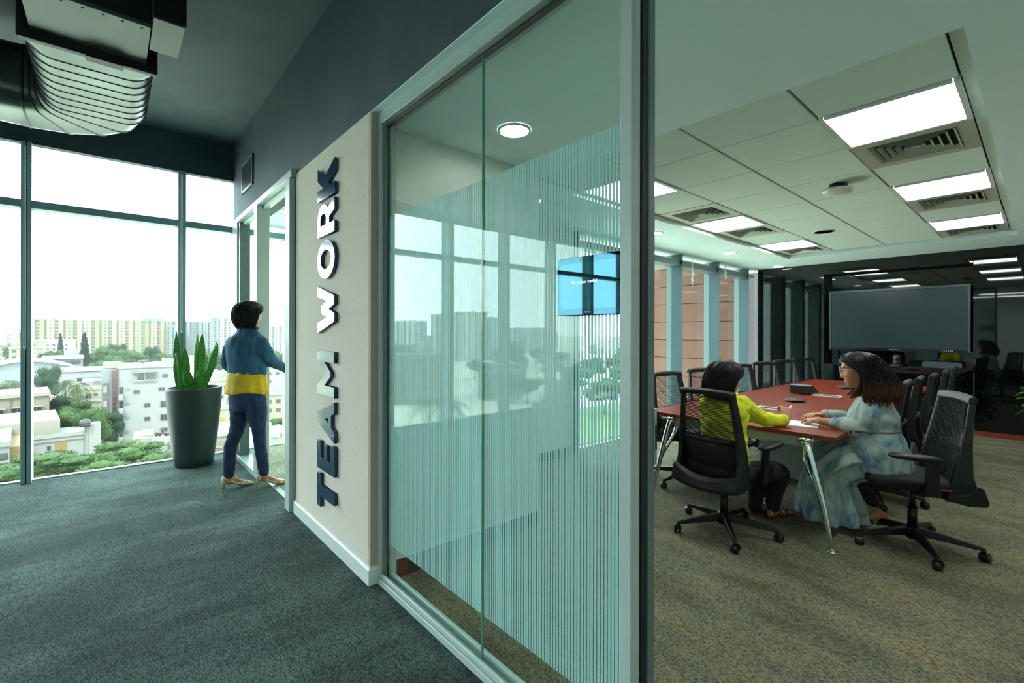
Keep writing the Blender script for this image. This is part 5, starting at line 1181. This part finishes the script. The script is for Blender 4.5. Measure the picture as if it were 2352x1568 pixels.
def crown_mesh(kind, seed):
    rnd = random.Random(seed); q = MB(); tr = MB()
    if kind == 'round':       # unit: height 1, width about 1
        bl = [((rnd.uniform(-.28, .28), rnd.uniform(-.28, .28), rnd.uniform(.45, .82)), (rnd.uniform(.14, .24),) * 2 + (rnd.uniform(.1, .17),)) for _ in range(16)]
        cards(q, rnd, bl, 3400, .0155); tr.cyl((0, 0, 0), (0, 0, .6), .03, .015, 7)
    elif kind == 'flat':
        bl = []
        for _ in range(70):
            a = rnd.random() * 6.28; r = .48 * sqrt(rnd.random()); bl.append(((r * cos(a), r * sin(a), .80 - .45 * r * r + rnd.uniform(-.1, .06) - (.12 if rnd.random() < .35 else 0)), (rnd.uniform(.07, .12), rnd.uniform(.07, .12), rnd.uniform(.035, .06))))
        cards(q, rnd, bl, 9000, .0095); tr.cyl((0, 0, 0), (0, 0, .5), .03, .02, 7)
        for k in range(7): a = k * .9; tr.tube([(0, 0, .4), (.18 * cos(a), .18 * sin(a), .58), (.36 * cos(a), .36 * sin(a), .72)], [.015, .011, .005], 5)
    elif kind == 'conifer':
        for k in range(26):
            z = .10 + .034 * k; r = (.23 * (1 - k / 26.5) ** .85) * rnd.uniform(.82, 1.1)
            for j in range(8):
                a = j * .785 + k * .4 + rnd.uniform(-.15, .15); tr.cyl((0, 0, z), (r * cos(a), r * sin(a), z + .02), .004, .001, 4)
                for i in range(7):
                    f = .15 + .85 * i / 6; p = V(r * f * cos(a) + rnd.gauss(0, .012), r * f * sin(a) + rnd.gauss(0, .012), z + .01 * f + rnd.gauss(0, .014)); s = .03
                    q.add([p + V(-s, 0, 0), p + V(0, s * .6, .012), p + V(s, 0, 0), p + V(0, -s * .6, -.012)], [(0, 1, 2, 3)]); q.add([p + V(0, -s, 0), p + V(.008, 0, s * .5), p + V(0, s, 0), p + V(-.008, 0, -s * .5)], [(0, 1, 2, 3)])
        tr.cyl((0, 0, 0), (0, 0, .99), .014, .002, 6)
    elif kind == 'palm':
        for j in range(15):
            a = j * 2.4; L_ = .46 + .08 * rnd.random(); up = .35 - .55 * (j % 5) / 4
            pts = [V(L_ * f * cos(a), L_ * f * sin(a), .78 + L_ * (up * f * 1.3 - .75 * f * f)) for f in [k / 9 for k in range(10)]]
            for k in range(9):
                for sgn in (-1, 1):
                    for hh in (0, .5):
                        p0 = pts[k].lerp(pts[k + 1], hh); sd = V(-sin(a), cos(a), 0) * sgn; w = .10 * sin(pi * (k + .6) / 9.6)
                        p1 = p0 + sd * w + V(0, 0, -.55 * w) + (pts[k + 1] - pts[k]) * .4; dv = (pts[k + 1] - pts[k]) * .3
                        q.add([p0, p0 + dv, p1 + dv * .2, p1], [(0, 1, 2, 3)])
        tr.tube([(0, 0, 0), (.02, 0, .4), (0, 0, .79)], [.022, .017, .015], 7)
    return q, tr
TM = {}
for kd, mats in (('round', (m_l1, m_l2, m_l3)), ('flat', (m_l1, m_l2)), ('conifer', (m_l4,)), ('palm', (m_l3,))):
    for i, mm in enumerate(mats):
        for sd in range(2 if kd == 'round' else 1):
            q, tr = crown_mesh(kd, 11 * i + sd + 5); TM[(kd, i, sd)] = (q.mesh('crown', mm), tr.mesh('trunk', m_bark, True))
def tree(az, dist, ztop, w, kind, hue=0, label='', group=None, sd=0, z0=GZ):
    x, y = dist * cos(az), dist * sin(az)
    t = thing('palm_tree' if kind == 'palm' else 'tree', label, 'tree', (x, y, z0), az * 7 + dist, group, world=False)
    h = ztop - z0
    for n, me in zip(('crown', 'trunk'), TM[(kind, hue, sd)]):
        o = share(me, n, t); o.scale = (w, w, h)
    return t
def tu(u, depth, vtop, wpx, kind, hue, label, group=None, sd=0):
    return tree(col(u), depth / cos(col(u) - CYAW), exz(vtop, depth), wpx * depth / CF, kind, hue, label, group, sd)
tu(205, 56, 1003, 300, 'flat', 0, 'broad flat topped green tree filling the bottom of the big window pane')
tu(92, 60, 1050, 120, 'flat', 0, 'flat topped green tree at the foot of the leftmost mullion')
tu(150, 84, 930, 95, 'round', 0, 'bright green tree in the gap between cream house and water tank')
tu(205, 80, 925, 110, 'round', 0, 'large bright green tree left of the white apartment block', sd=1)
tu(243, 84, 936, 70, 'round', 1, 'dark green tree against the white apartment block')
tu(120, 92, 895, 80, 'round', 1, 'dark tree below the two palms')
tu(178, 100, 905, 70, 'round', 0, 'green tree in front of the cream house with orange strip', sd=1)
tu(112, 135, 832, 60, 'round', 1, 'dark tree in front of the curved white roof')
tu(150, 118, 850, 62, 'palm', 0, 'coconut palm left of the cream house'); tu(178, 112, 858, 60, 'palm', 0, 'coconut palm close to the cream house with orange strip')
tu(28, 115, 850, 66, 'palm', 0, 'coconut palm at the left edge, in front of the curved roof'); tu(45, 100, 880, 50, 'round', 0, 'green tree under the palm at the left edge')
tu(10, 110, 878, 45, 'round', 1, 'dark green tree at the left border of the glass')
tu(139, 270, 766, 40, 'conifer', 0, 'dark pointed conifer left of the cream tower blocks'); tu(194, 230, 764, 62, 'conifer', 0, 'taller dark pointed conifer in front of the cream tower blocks')
NW = 'one two three four five six seven eight nine ten eleven twelve thirteen fourteen fifteen sixteen seventeen eighteen'.split()
G = 'tree belt in front of the tower blocks'
for k, (u, d, v, w, h) in enumerate(((405, 210, 812, 50, 2), (378, 236, 806, 50, 0), (372, 200, 824, 60, 0), (347, 240, 793, 44, 1), (325, 205, 818, 70, 1), (318, 225, 804, 60, 0), (292, 232, 798, 56, 0), (275, 200, 820, 72, 0), (268, 250, 783, 40, 1), (246, 240, 790, 60, 0), (232, 205, 826, 70, 0), (218, 236, 806, 60, 0), (160, 262, 808, 36, 0), (118, 255, 802, 44, 2), (98, 240, 808, 40, 2), (60, 300, 790, 40, 2), (28, 290, 792, 44, 2))):
    tu(u, d, v, w, 'round', h, 'hazy green tree of the belt below the tower blocks, number %s from the planter' % NW[k], G, k % 2)
for k, (u, d, v, w, h) in enumerate(((478, 215, 800, 56, 0), (508, 225, 806, 50, 2), (535, 215, 810, 48, 0), (560, 230, 804, 46, 0), (618, 230, 806, 40, 2), (640, 225, 800, 52, 0), (660, 215, 808, 46, 1))):
    tu(u, d, v, w, 'round', h, 'hazy green tree beyond the rooftops, number %s right of the planter' % NW[k], 'tree belt right of the planter', k % 2)
tu(642, 104, 957, 52, 'round', 0, 'small green tree among rooftops seen through the doorway')
rnd = random.Random(21); PLACED = []
def room(az, d, r):
    x, y = d * cos(az), d * sin(az)
    if any((x - a) ** 2 + (y - b) ** 2 < (r + c) ** 2 for a, b, c in PLACED): return False
    PLACED.append((x, y, r)); return True
for a_, d_, r_ in ((119, 420, 25), (122.4, 400, 20), (125.5, 390, 22), (128.6, 410, 20), (115.5, 500, 26), (133, 520, 28), (150, 430, 26), (158, 420, 24)): room(radians(a_), d_, r_)
for k in range(54):                                                    # seen mirrored in the glass partition, and through the striped glass
    az = radians(rnd.uniform(101, 146)); d = rnd.uniform(70, 330)
    if room(az, d, 7): tree(az, d, GZ + rnd.uniform(9, 15), rnd.uniform(10, 16), 'round' if k % 6 else 'palm', rnd.choice((0, 0, 1, 2)) if k % 6 else 0, 'green tree of the park mirrored in the glass partition', 'park trees mirrored in the partition', k % 2 if k % 6 else 0)
for k in range(40):
    az = radians(rnd.uniform(28, 46)); d = rnd.uniform(125, 330)
    if room(az, d, 7): tree(az, d, GZ + rnd.uniform(10, 16), rnd.uniform(11, 17), 'round', rnd.choice((0, 0, 1, 2)), 'green tree beyond the lawn, seen through the striped glass', 'trees behind the lawn', k % 2)
# -------- buildings
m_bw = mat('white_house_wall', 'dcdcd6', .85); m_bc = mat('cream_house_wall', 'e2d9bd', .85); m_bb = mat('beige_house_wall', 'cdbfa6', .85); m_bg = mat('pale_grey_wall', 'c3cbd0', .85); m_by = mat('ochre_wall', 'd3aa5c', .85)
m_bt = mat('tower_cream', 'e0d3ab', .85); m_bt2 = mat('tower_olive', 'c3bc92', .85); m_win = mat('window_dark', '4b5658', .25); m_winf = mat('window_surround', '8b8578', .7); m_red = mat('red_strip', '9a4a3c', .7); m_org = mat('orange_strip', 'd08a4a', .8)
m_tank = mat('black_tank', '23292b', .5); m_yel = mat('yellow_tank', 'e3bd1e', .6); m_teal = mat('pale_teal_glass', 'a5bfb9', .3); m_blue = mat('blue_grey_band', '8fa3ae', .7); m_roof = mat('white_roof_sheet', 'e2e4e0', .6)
class B:
    """one building: local X runs along its front, Y away from the window, Z up"""
    def __init__(s, label, uc, depth, rz=0, name='building', group=None, az=None, dist=None):
        az = col(uc) if az is None else az; s.d = depth; s.uc = uc
        dist = depth / cos(col(uc) - CYAW) if dist is None else dist
        s.t = thing(name, label, 'building', (dist * cos(az), dist * sin(az), GZ), az - pi / 2 + rz, group, world=False)
        s.k = depth / CF
    def X(s, u): return (u - s.uc) * s.k
    def Z(s, v): return exz(v, s.d) - GZ
    def box(s, n, m, *b):
        q = MB(); q.box(*b); return q.build(n, m, s.t)
    def win(s, u, v, wp, hp, y, m=None):
        x, z, w, h = s.X(u), s.Z(v), wp * s.k / 2, hp * s.k / 2
        q = MB(); q.box(x - w - .12, y - .12, z - h - .12, x + w + .12, y, z + h + .12); o = q.build('window', m or m_winf, s.t)
        q = MB(); q.box(x - w, y - .14, z - h, x - .04, y - .12, z + h); q.box(x + .04, y - .14, z - h, x + w, y - .12, z + h); q.build('pane', m_win, o)
# white apartment block
b = B('tall white apartment block with a red stair strip', 336, 95)
b.box('wall', m_bw, b.X(287), 0, 0, b.X(414), 14, b.Z(843)); b.box('roof_edge', m_bw, b.X(285), -.25, b.Z(846), b.X(416), 14.2, b.Z(841)); b.box('roof_room', m_bw, b.X(366), 2, b.Z(843), b.X(412), 9, b.Z(829)); b.box('roof_room', m_bc, b.X(260), 1, b.Z(845), b.X(291), 6, b.Z(833))
b.box('stair_tower', m_bg, b.X(258), .4, 0, b.X(288), 8, b.Z(846)); b.box('red_strip', m_red, b.X(276), -.3, 0, b.X(287), .5, b.Z(849))
for k in range(13): b.box('stair_pane', m_win, b.X(278), -.36, b.Z(870 + k * 11.5), b.X(284), -.29, b.Z(861 + k * 11.5))
for k in range(5):
    v = 893 + k * 32; b.box('balcony', m_bw, b.X(288), -1.3, b.Z(v + 22), b.X(296), .1, b.Z(v + 10)); b.box('balcony_glass', m_teal, b.X(298), -.08, b.Z(v + 4), b.X(307), .02, b.Z(v - 2)); b.box('loggia', m_win, b.X(289), -.04, b.Z(v + 10), b.X(296), .03, b.Z(v - 6))
    b.box('grey_panel', m_winf, b.X(260), .34, b.Z(v + 14), b.X(272), .42, b.Z(v - 16)); b.box('stair_window', m_bw, b.X(262), .3, b.Z(v + 5), b.X(268), .36, b.Z(v - 9))
for u, v, w, h in ((338, 932, 8, 6), (338, 963, 8, 6), (338, 995, 8, 6), (369, 932, 11, 12), (369, 963, 11, 12), (369, 995, 11, 12), (319, 900, 8, 6), (365, 897, 10, 6), (371, 866, 8, 6)): b.win(u, v, w, h, 0)
b.box('terrace_void', m_win, b.X(321), -.05, b.Z(874), b.X(353), .05, b.Z(854)); b.box('terrace_roof', m_teal, b.X(311), -1.2, b.Z(856), b.X(356), .1, b.Z(854)); b.box('terrace_post', m_bw, b.X(333), -.4, b.Z(874), b.X(335), -.2, b.Z(855))
q = MB()
for k in range(5): q.bar((b.X(337 + k * 3), -.3, b.Z(874)), (b.X(343 + k * 3), -.3, b.Z(854)), .08, .08)
q.build('terrace_lattice', m_bw, b.t); b.box('rail', m_bw, b.X(311), -.5, b.Z(876), b.X(356), -.4, b.Z(873)); b.box('drain_pipe', m_bg, b.X(393), -.15, 5, b.X(394), 0, b.Z(850))
q = MB(); q.lathe([(.02, 0), (.5, .15), (.9, .55)], (b.X(330), 1, b.Z(841) + .5), 12, False); q.cyl((b.X(330), 1, b.Z(841)), (b.X(330), 1, b.Z(841) + .6), .06); q.build('dish', m_bg, b.t)
# cream house
b = B('cream house with an orange corner strip and small windows', 217, 120)
b.box('wall', m_bc, b.X(172), 0, 0, b.X(268), 12, b.Z(893)); b.box('roof_edge', m_bc, b.X(170), -.3, b.Z(896), b.X(270), 12, b.Z(890)); b.box('orange_strip', m_org, b.X(181), -.12, 0, b.X(185.5), .1, b.Z(893)); b.box('upper_floor', m_bw, b.X(196), 3, b.Z(893), b.X(268), 12, b.Z(878))
b.box('canopy', m_bw, b.X(188), -1.2, b.Z(908), b.X(203), 0, b.Z(906)); b.box('ledge', m_bw, b.X(172), -1.0, b.Z(922), b.X(232), 0, b.Z(918)); b.box('glazing', m_teal, b.X(217), 2.9, b.Z(886), b.X(250), 3, b.Z(879))
for u, v, w, h in ((207, 910, 8, 10), (219, 908, 5, 3), (244, 908, 10, 8), (207, 932, 8, 5), (244, 930, 8, 5)): b.win(u, v, w, h, 0)
# long glazed roof behind it
b = B('long low white building with a glazed band behind the cream house', 225, 150)
b.box('wall', m_bw, b.X(165), 0, 0, b.X(265), 14, b.Z(852)); b.box('glazed_band', m_win, b.X(190), -.2, b.Z(875), b.X(262), 0, b.Z(868)); b.box('band', m_bg, b.X(200), -.25, b.Z(868), b.X(262), 0, b.Z(855)); b.box('roof', m_roof, b.X(160), -.6, b.Z(853), b.X(268), 14.5, b.Z(848))
b = B('flat roofed white building between the two conifers', 158, 200)
b.box('wall', m_bw, b.X(118), 0, 0, b.X(182), 14, b.Z(823)); b.box('roof', m_roof, b.X(114), -1, b.Z(826), b.X(184), 14, b.Z(820)); b.box('window_band', m_win, b.X(132), -.2, b.Z(838), b.X(178), 0, b.Z(830)); b.box('roof_room', m_bw, b.X(150), 3, b.Z(820), b.X(172), 9, b.Z(808))
# curved roof hall
b = B('wide hall with a curved white roof', 62, 175, name='hall')
q = MB(); n = 16; x0, x1 = b.X(-14), b.X(140); zt, ze = b.Z(829), b.Z(846)
q.rings([[V(x0 + (x1 - x0) * k / n, y, ze + (zt - ze) * sin(pi * k / n) + dz) for k in range(n + 1) for dz in (0,)] + [V(x1 - (x1 - x0) * k / n, y, ze - .5 + (zt - ze) * sin(pi * k / n)) for k in range(n + 1)] for y in (-1.5, 26)]); q.build('roof', m_roof, b.t)
q = MB(); q.prism([(x0 + .6, 0), (x1 - .6, 0)] + [(x1 - .6 - (x1 - x0 - 1.2) * k / n, ze - .5 + (zt - ze) * sin(pi * k / n)) for k in range(n + 1)], lambda p, r: V(p, 0, r), lambda p, r: V(p, 24, r)); q.build('wall', m_bg, b.t)
# beige house at the left edge
b = B('beige three storey house at the left edge of the window', 40, 82)
b.box('wall', m_bb, b.X(-60), 0, 0, b.X(92), 12, b.Z(913)); b.box('roof_edge', m_bc, b.X(-64), -.5, b.Z(915), b.X(94), 12, b.Z(907)); b.box('drain_pipe', m_winf, b.X(30), -.2, 3, b.X(31.5), 0, b.Z(918))
for u, v in ((10, 946), (40, 945), (8, 973), (44, 969), (70, 945), (70, 970), (8, 998), (42, 998)):
    b.win(u, v, 18, 10, 0, m_bw); b.box('window_hood', m_bc, b.X(u - 12), -.9, b.Z(v - 6.5), b.X(u + 12), 0, b.Z(v - 8))
# nearer terraces
b = B('white flat roofed house with dark openings at the foot of the left mullion', 40, 62)
b.box('wall', m_bw, b.X(-40), 0, 0, b.X(28), 14, b.Z(1022)); b.box('wall', m_by, b.X(28), 1, 0, b.X(50), 12, b.Z(1030)); b.box('roof_edge', m_bw, b.X(-42), -.3, b.Z(1024), b.X(30), 14, b.Z(1012)); b.box('terrace', m_bc, b.X(-42), 12, 0, b.X(120), 26, b.Z(1003))
for v in (1045, 1078): b.box('opening', m_win, b.X(5), -.06, b.Z(v + 10), b.X(26), .05, b.Z(v - 6)); b.box('ledge', m_bw, b.X(2), -1, b.Z(v + 13), b.X(28), .05, b.Z(v + 10))
b.win(41, 1070, 6, 9, 1)
b = B('long white terrace roof with an ochre wall and a water tank tower', 150, 72)
b.box('wall', m_bw, b.X(85), 0, 0, b.X(184), 9, b.Z(1003)); b.box('parapet', m_bw, b.X(84), -.2, b.Z(1004), b.X(186), 0, b.Z(996)); b.box('ochre_wall', m_by, b.X(134), -.1, 0, b.X(153), .02, b.Z(1018)); b.box('opening', m_win, b.X(121), -.08, b.Z(1032), b.X(127), .02, b.Z(1022)); b.box('tank_tower', m_bw, b.X(183), -.3, 0, b.X(211), 2.2, b.Z(981)); b.box('drain_pipe', m_bg, b.X(185), -.5, 2, b.X(188), -.3, b.Z(984)); b.box('band', m_bc, b.X(85), -.3, b.Z(1012), b.X(184), 0, b.Z(1009))
TB = b
def tank(u, v, d, r, label, m=m_tank):
    az = col(u); dist = d / cos(az - CYAW); x, y = dist * cos(az), dist * sin(az); zb = exz(v, d); t = thing('water_tank', label, 'tank', (x, y, zb))
    q = MB(); q.lathe([(r, zb), (r, zb + r * .3), (r * 1.03, zb + r * .34), (r, zb + r * .4), (r, zb + r * .8), (r * 1.03, zb + r * .84), (r, zb + r * .9), (r, zb + r * 1.3), (r * .8, zb + r * 1.55), (r * .3, zb + r * 1.7)], (x, y, 0), 20); q.build('body', m, t, smooth=True)
    q = MB(); q.cyl((x, y, zb + r * 1.68), (x, y, zb + r * 1.85), r * .28, n=14); q.build('lid', m, t, smooth=True)
tank(196, 981, 73, .68, 'black water tank on the square white tower'); tank(101, 1000, 77, .75, 'black water tank on the terrace, next to the left mullion'); tank(119, 996, 77, .7, 'black water tank on the terrace, second from the left mullion')
b = B('small white house with louvred windows and rooftop flower pots beside the planter', 378, 74)
b.box('wall', m_bw, b.X(356), 0, 0, b.X(418), 9, b.Z(1022)); b.box('parapet', m_bw, b.X(355), -.2, b.Z(1020), b.X(419), 0, b.Z(1003)); b.box('annex', m_bc, b.X(320), 2, 0, b.X(356), 9, b.Z(1008)); b.box('annex', m_bw, b.X(336), 3, 0, b.X(356), 9, b.Z(1004))
for u0, u1, v0, v1 in ((357, 366, 1018, 1048), (384, 395, 1016, 1034), (368, 377, 1036, 1056), (386, 394, 1042, 1056)):
    for k in range(6): z = v0 + (v1 - v0) * k / 6; b.box('louver', m_winf, b.X(u0), -.28, b.Z(z + (v1 - v0) / 6 - 1.5), b.X(u1), -.19, b.Z(z))
b.box('ledge', m_bw, b.X(354), -.8, b.Z(1038), b.X(420), 0, b.Z(1034)); b.win(352, 1048, 5, 6, 2)
for k, (u, c, w) in enumerate(((360, '4f8f3c', 'leafy green'), (367, 'c2452f', 'red'), (381, '2f62b0', 'blue'), (388, 'd0562f', 'orange red'), (395, '22303a', 'black'))):
    az = col(u); d = 74.6 / cos(az - CYAW); x, y = d * cos(az), d * sin(az); z = exz(1003, 74.6); q = MB(); q.lathe([(.16, z), (.24, z + .3), (.2, z + .32)], (x, y, 0), 12, True); q.ball((x, y, z + .48), (.32, .32, .26), 9, 6)
    tag(q.build('flower_pot', mat('pot_' + w.replace(' ', '_'), c, .7), smooth=True), w + ' flower pot on the parapet of the small white house', 'flower pot', 'rooftop flower pots')
# right of the planter and through the doorway
b = B('white house with stair roof just right of the snake plant', 520, 142)
b.box('wall', m_bw, b.X(488), 0, 0, b.X(552), 12, b.Z(872)); b.box('roof_room', m_bw, b.X(502), 2, b.Z(872), b.X(535), 9, b.Z(856)); b.box('roof_edge', m_bc, b.X(486), -.3, b.Z(876), b.X(554), 12, b.Z(871)); [b.win(u, v, 7, 7, 0) for u, v in ((500, 890), (520, 890), (538, 890), (510, 912), (534, 912))]
b = B('pale house with rooftop clutter right of the planter', 520, 106)
b.box('wall', m_bc, b.X(484), 0, 0, b.X(556), 10, b.Z(940)); b.box('parapet', m_bw, b.X(482), -.3, b.Z(941), b.X(558), 0, b.Z(931)); [b.win(u, 968, 8, 9, 0) for u in (500, 535)]; b.box('roof_room', m_bb, b.X(520), 3, b.Z(940), b.X(550), 8, b.Z(918))
b = B('beige house with a railed balcony low beside the standing woman', 520, 82)
b.box('wall', m_bc, b.X(484), 0, 0, b.X(560), 10, b.Z(1000)); b.box('roof', m_bw, b.X(482), -.4, b.Z(1001), b.X(562), 10, b.Z(994)); b.box('balcony', m_bb, b.X(496), -1.4, b.Z(1024), b.X(548), 0, b.Z(1020)); q = MB()
for k in range(14): q.box(b.X(497 + k * 3.9) - .03, -1.4, b.Z(1020), b.X(497 + k * 3.9) + .03, -1.34, b.Z(1011))
q.box(b.X(496), -1.42, b.Z(1011.5), b.X(548), -1.32, b.Z(1010.5)); q.build('railing', m_winf, b.t)
tank(511, 966, 96, .62, 'yellow water tank on a roof right of the planter', m_yel)
b = B('white block of flats seen high through the doorway', 642, 165)
b.box('wall', m_bw, b.X(608), 0, 0, b.X(676), 12, b.Z(842)); b.box('roof_edge', m_bw, b.X(606), -.3, b.Z(845), b.X(678), 12, b.Z(840)); [b.win(u, v, 6, 5, 0) for u in (622, 638, 655) for v in (858, 876)]
b = B('white stepped house seen through the doorway', 645, 122)
b.box('wall', m_bc, b.X(604), 0, 0, b.X(680), 12, b.Z(905)); b.box('upper_floor', m_bw, b.X(628), 2, b.Z(905), b.X(672), 10, b.Z(880)); [b.win(u, v, 8, 7, 0) for u in (622, 640, 657) for v in (922, 942)]; b.box('roof_edge', m_bw, b.X(602), -.3, b.Z(908), b.X(682), 12, b.Z(903))
b = B('low white roof with an orange gable end seen through the doorway', 642, 78)
b.box('wall', m_bw, b.X(605), 0, 0, b.X(680), 10, b.Z(1002)); b.box('gable', m_org, b.X(644), -.1, b.Z(1006), b.X(657), .1, b.Z(996)); b.box('shed', m_bw, b.X(626), 0, b.Z(1002), b.X(658), 5, b.Z(995)); q = MB(); q.lathe([(.02, 0), (.45, .1), (.75, .4)], (b.X(633), -1, b.Z(1005)), 12, False); q.build('dish', m_bg, b.t)
# tower blocks
def tower(label, uc, depth, u0, u1, vt, vb, n, wall, alt, floors, rz=0, az=None, dist=None, thick=16):
    b = B(label, uc, depth, rz, 'tower_block', None, az, dist); H_ = b.Z(vt); x0, x1 = b.X(u0), b.X(u1); bw = (x1 - x0) / n
    b.box('wall', wall, x0, 0, 0, x1, thick, H_); fh = H_ / floors
    for k in range(n):
        xa = x0 + k * bw; b.box('pier', wall if k % 2 else alt, xa, -2.2, 0, xa + bw * .38, 0, H_ + (1.5 if k % 2 else .6)); b.box('pier', alt if k % 3 == 0 else wall, xa + bw * .62, -1.2, 0, xa + bw * .86, 0, H_ + .4)
        q = MB()
        for f in range(floors):
            z = f * fh + fh * .3; q.box(xa + bw * .42, -.1, z, xa + bw * .58, .05, z + fh * .5); q.box(xa + bw * .14, -2.3, z, xa + bw * .22, -2.1, z + fh * .42); q.box(xa + bw * .9, -.1, z, xa + bw * .97, .05, z + fh * .42)
        q.build('window_column', m_win, b.t, kind='stuff')
    b.box('roof_edge', wall, x0 - .5, -.4, H_, x1 + .5, thick, H_ + 1.0)
    return b
b = tower('long cream tower block with vertical piers and a roof sign', 255, 415, 122, 386, 738, 0, 9, m_bt, m_bt2, 12)
me = textmesh('roof_sign', 'BRIGADE\nLakefront', 4.2, mat('blue_sign', (.03, .09, .14), .6), .15, xf3((b.X(332), -2.5, b.Z(729)), (1, 0, 0), (0, 0, 1), (0, -1, 0))); share(me, 'roof_sign', b.t); b.box('roof_room', m_bt, b.X(312), 0, b.Z(738), b.X(350), 10, b.Z(731))
b = tower('blue grey apartment tower right of the dark middle mullion', 440, 470, 395, 485, 742, 0, 4, m_bg, m_blue, 13); tower('white and blue apartment tower behind the snake plant', 520, 450, 488, 548, 733, 0, 3, m_bw, m_blue, 14)
tower('slim pale tower beside the long cream block', 396, 430, 390, 404, 752, 0, 1, m_bg, m_blue, 12); tower('white tower seen through the doorway', 642, 480, 622, 664, 751, 0, 3, m_bw, m_bg, 13)
m_mw = mat('brightened_concrete', (.5, .5, .48), .85); m_mg = mat('brightened_grey_concrete', (.36, .4, .42), .85)  # extra light put into the colour so the mirrored towers stay bright
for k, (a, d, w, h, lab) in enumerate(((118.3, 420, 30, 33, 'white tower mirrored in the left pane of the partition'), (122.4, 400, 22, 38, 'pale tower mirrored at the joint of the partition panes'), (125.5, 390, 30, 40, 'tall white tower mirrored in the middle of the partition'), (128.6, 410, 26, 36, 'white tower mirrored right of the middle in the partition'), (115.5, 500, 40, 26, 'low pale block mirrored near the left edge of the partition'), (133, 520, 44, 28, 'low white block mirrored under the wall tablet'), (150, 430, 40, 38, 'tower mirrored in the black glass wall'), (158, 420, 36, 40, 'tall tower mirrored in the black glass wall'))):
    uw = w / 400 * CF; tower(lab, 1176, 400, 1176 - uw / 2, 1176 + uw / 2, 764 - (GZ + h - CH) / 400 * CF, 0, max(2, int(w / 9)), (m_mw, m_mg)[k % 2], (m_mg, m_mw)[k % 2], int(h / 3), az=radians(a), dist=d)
# haze-side fillers: low houses, one by one
for k in range(120):
    if k < 22: az = rnd.uniform(93.2, 98.5); d = rnd.uniform(330, 760)
    elif k < 40: az = rnd.uniform(64, 93); d = rnd.uniform(560, 900)
    elif k < 100: az = rnd.uniform(100, 168); d = rnd.uniform(150, 800)
    else: az = rnd.uniform(28, 63); d = rnd.uniform(340, 800)
    if not room(az, d, 19): continue
    b = B('low pale house far off in the haze', 1176, 300, rnd.uniform(-.5, .5), 'house', 'low houses far off', radians(az), d); w, h, dd = rnd.uniform(9, 22), rnd.uniform(7, 15 + d / 90), rnd.uniform(8, 14); mm = rnd.choice((m_bw, m_bw, m_bc, m_bg, m_bb))
    b.box('wall', mm, -w / 2, 0, 0, w / 2, dd, h); b.box('roof_edge', m_bw, -w / 2 - .3, -.3, h, w / 2 + .3, dd, h + .8); q = MB()
    for f in range(int(h / 3)):
        for x in range(int(w / 3.4)): q.box(-w / 2 + 1 + x * 3.3, -.1, f * 3 + 1, -w / 2 + 2.4 + x * 3.3, .03, f * 3 + 2.3)
    q.build('window_row', m_win, b.t)
# lattice masts
def mast(u, depth, vt, label):
    az = col(u); d = depth / cos(az - CYAW); x, y = d * cos(az), d * sin(az); H_ = exz(vt, depth) - GZ; t = thing('lattice_mast', label, 'mast', (x, y, GZ)); q = MB(); n = 12
    for k in range(n):
        z0, z1 = GZ + H_ * k / n, GZ + H_ * (k + 1) / n; w0, w1 = 2.2 * (1 - k / n) + .4, 2.2 * (1 - (k + 1) / n) + .4
        for s in (-1, 1): q.bar((x + s * w0, y, z0), (x + s * w1, y, z1), .3, .3); q.bar((x + s * w0, y, z0), (x - s * w1, y, z1), .16, .16)
        q.bar((x - w1, y, z1), (x + w1, y, z1), .16, .16)
    q.build('lattice', m_bg, t)
mast(12, 420, 734, 'pale lattice mast at the left border of the window'); mast(191, 395, 733, 'pale lattice mast in front of the cream tower block')
# the hazy air over the city
M = bpy.data.materials.new('hazy_air'); M.use_nodes = True; t_ = M.node_tree; t_.nodes.clear(); o_ = t_.nodes.new('ShaderNodeOutputMaterial'); vs = t_.nodes.new('ShaderNodeVolumeScatter')
vs.inputs['Color'].default_value = (.93, .985, 1, 1); vs.inputs['Density'].default_value = HAZE; vs.inputs['Anisotropy'].default_value = .3; t_.links.new(vs.outputs[0], o_.inputs['Volume'])
q = MB(); q.box(-1500, 30, GZ - .3, 1500, 1500, 45); o = q.build('haze', M, None); tag(o, 'pale haze hanging over the city outside', 'haze', kind='stuff')
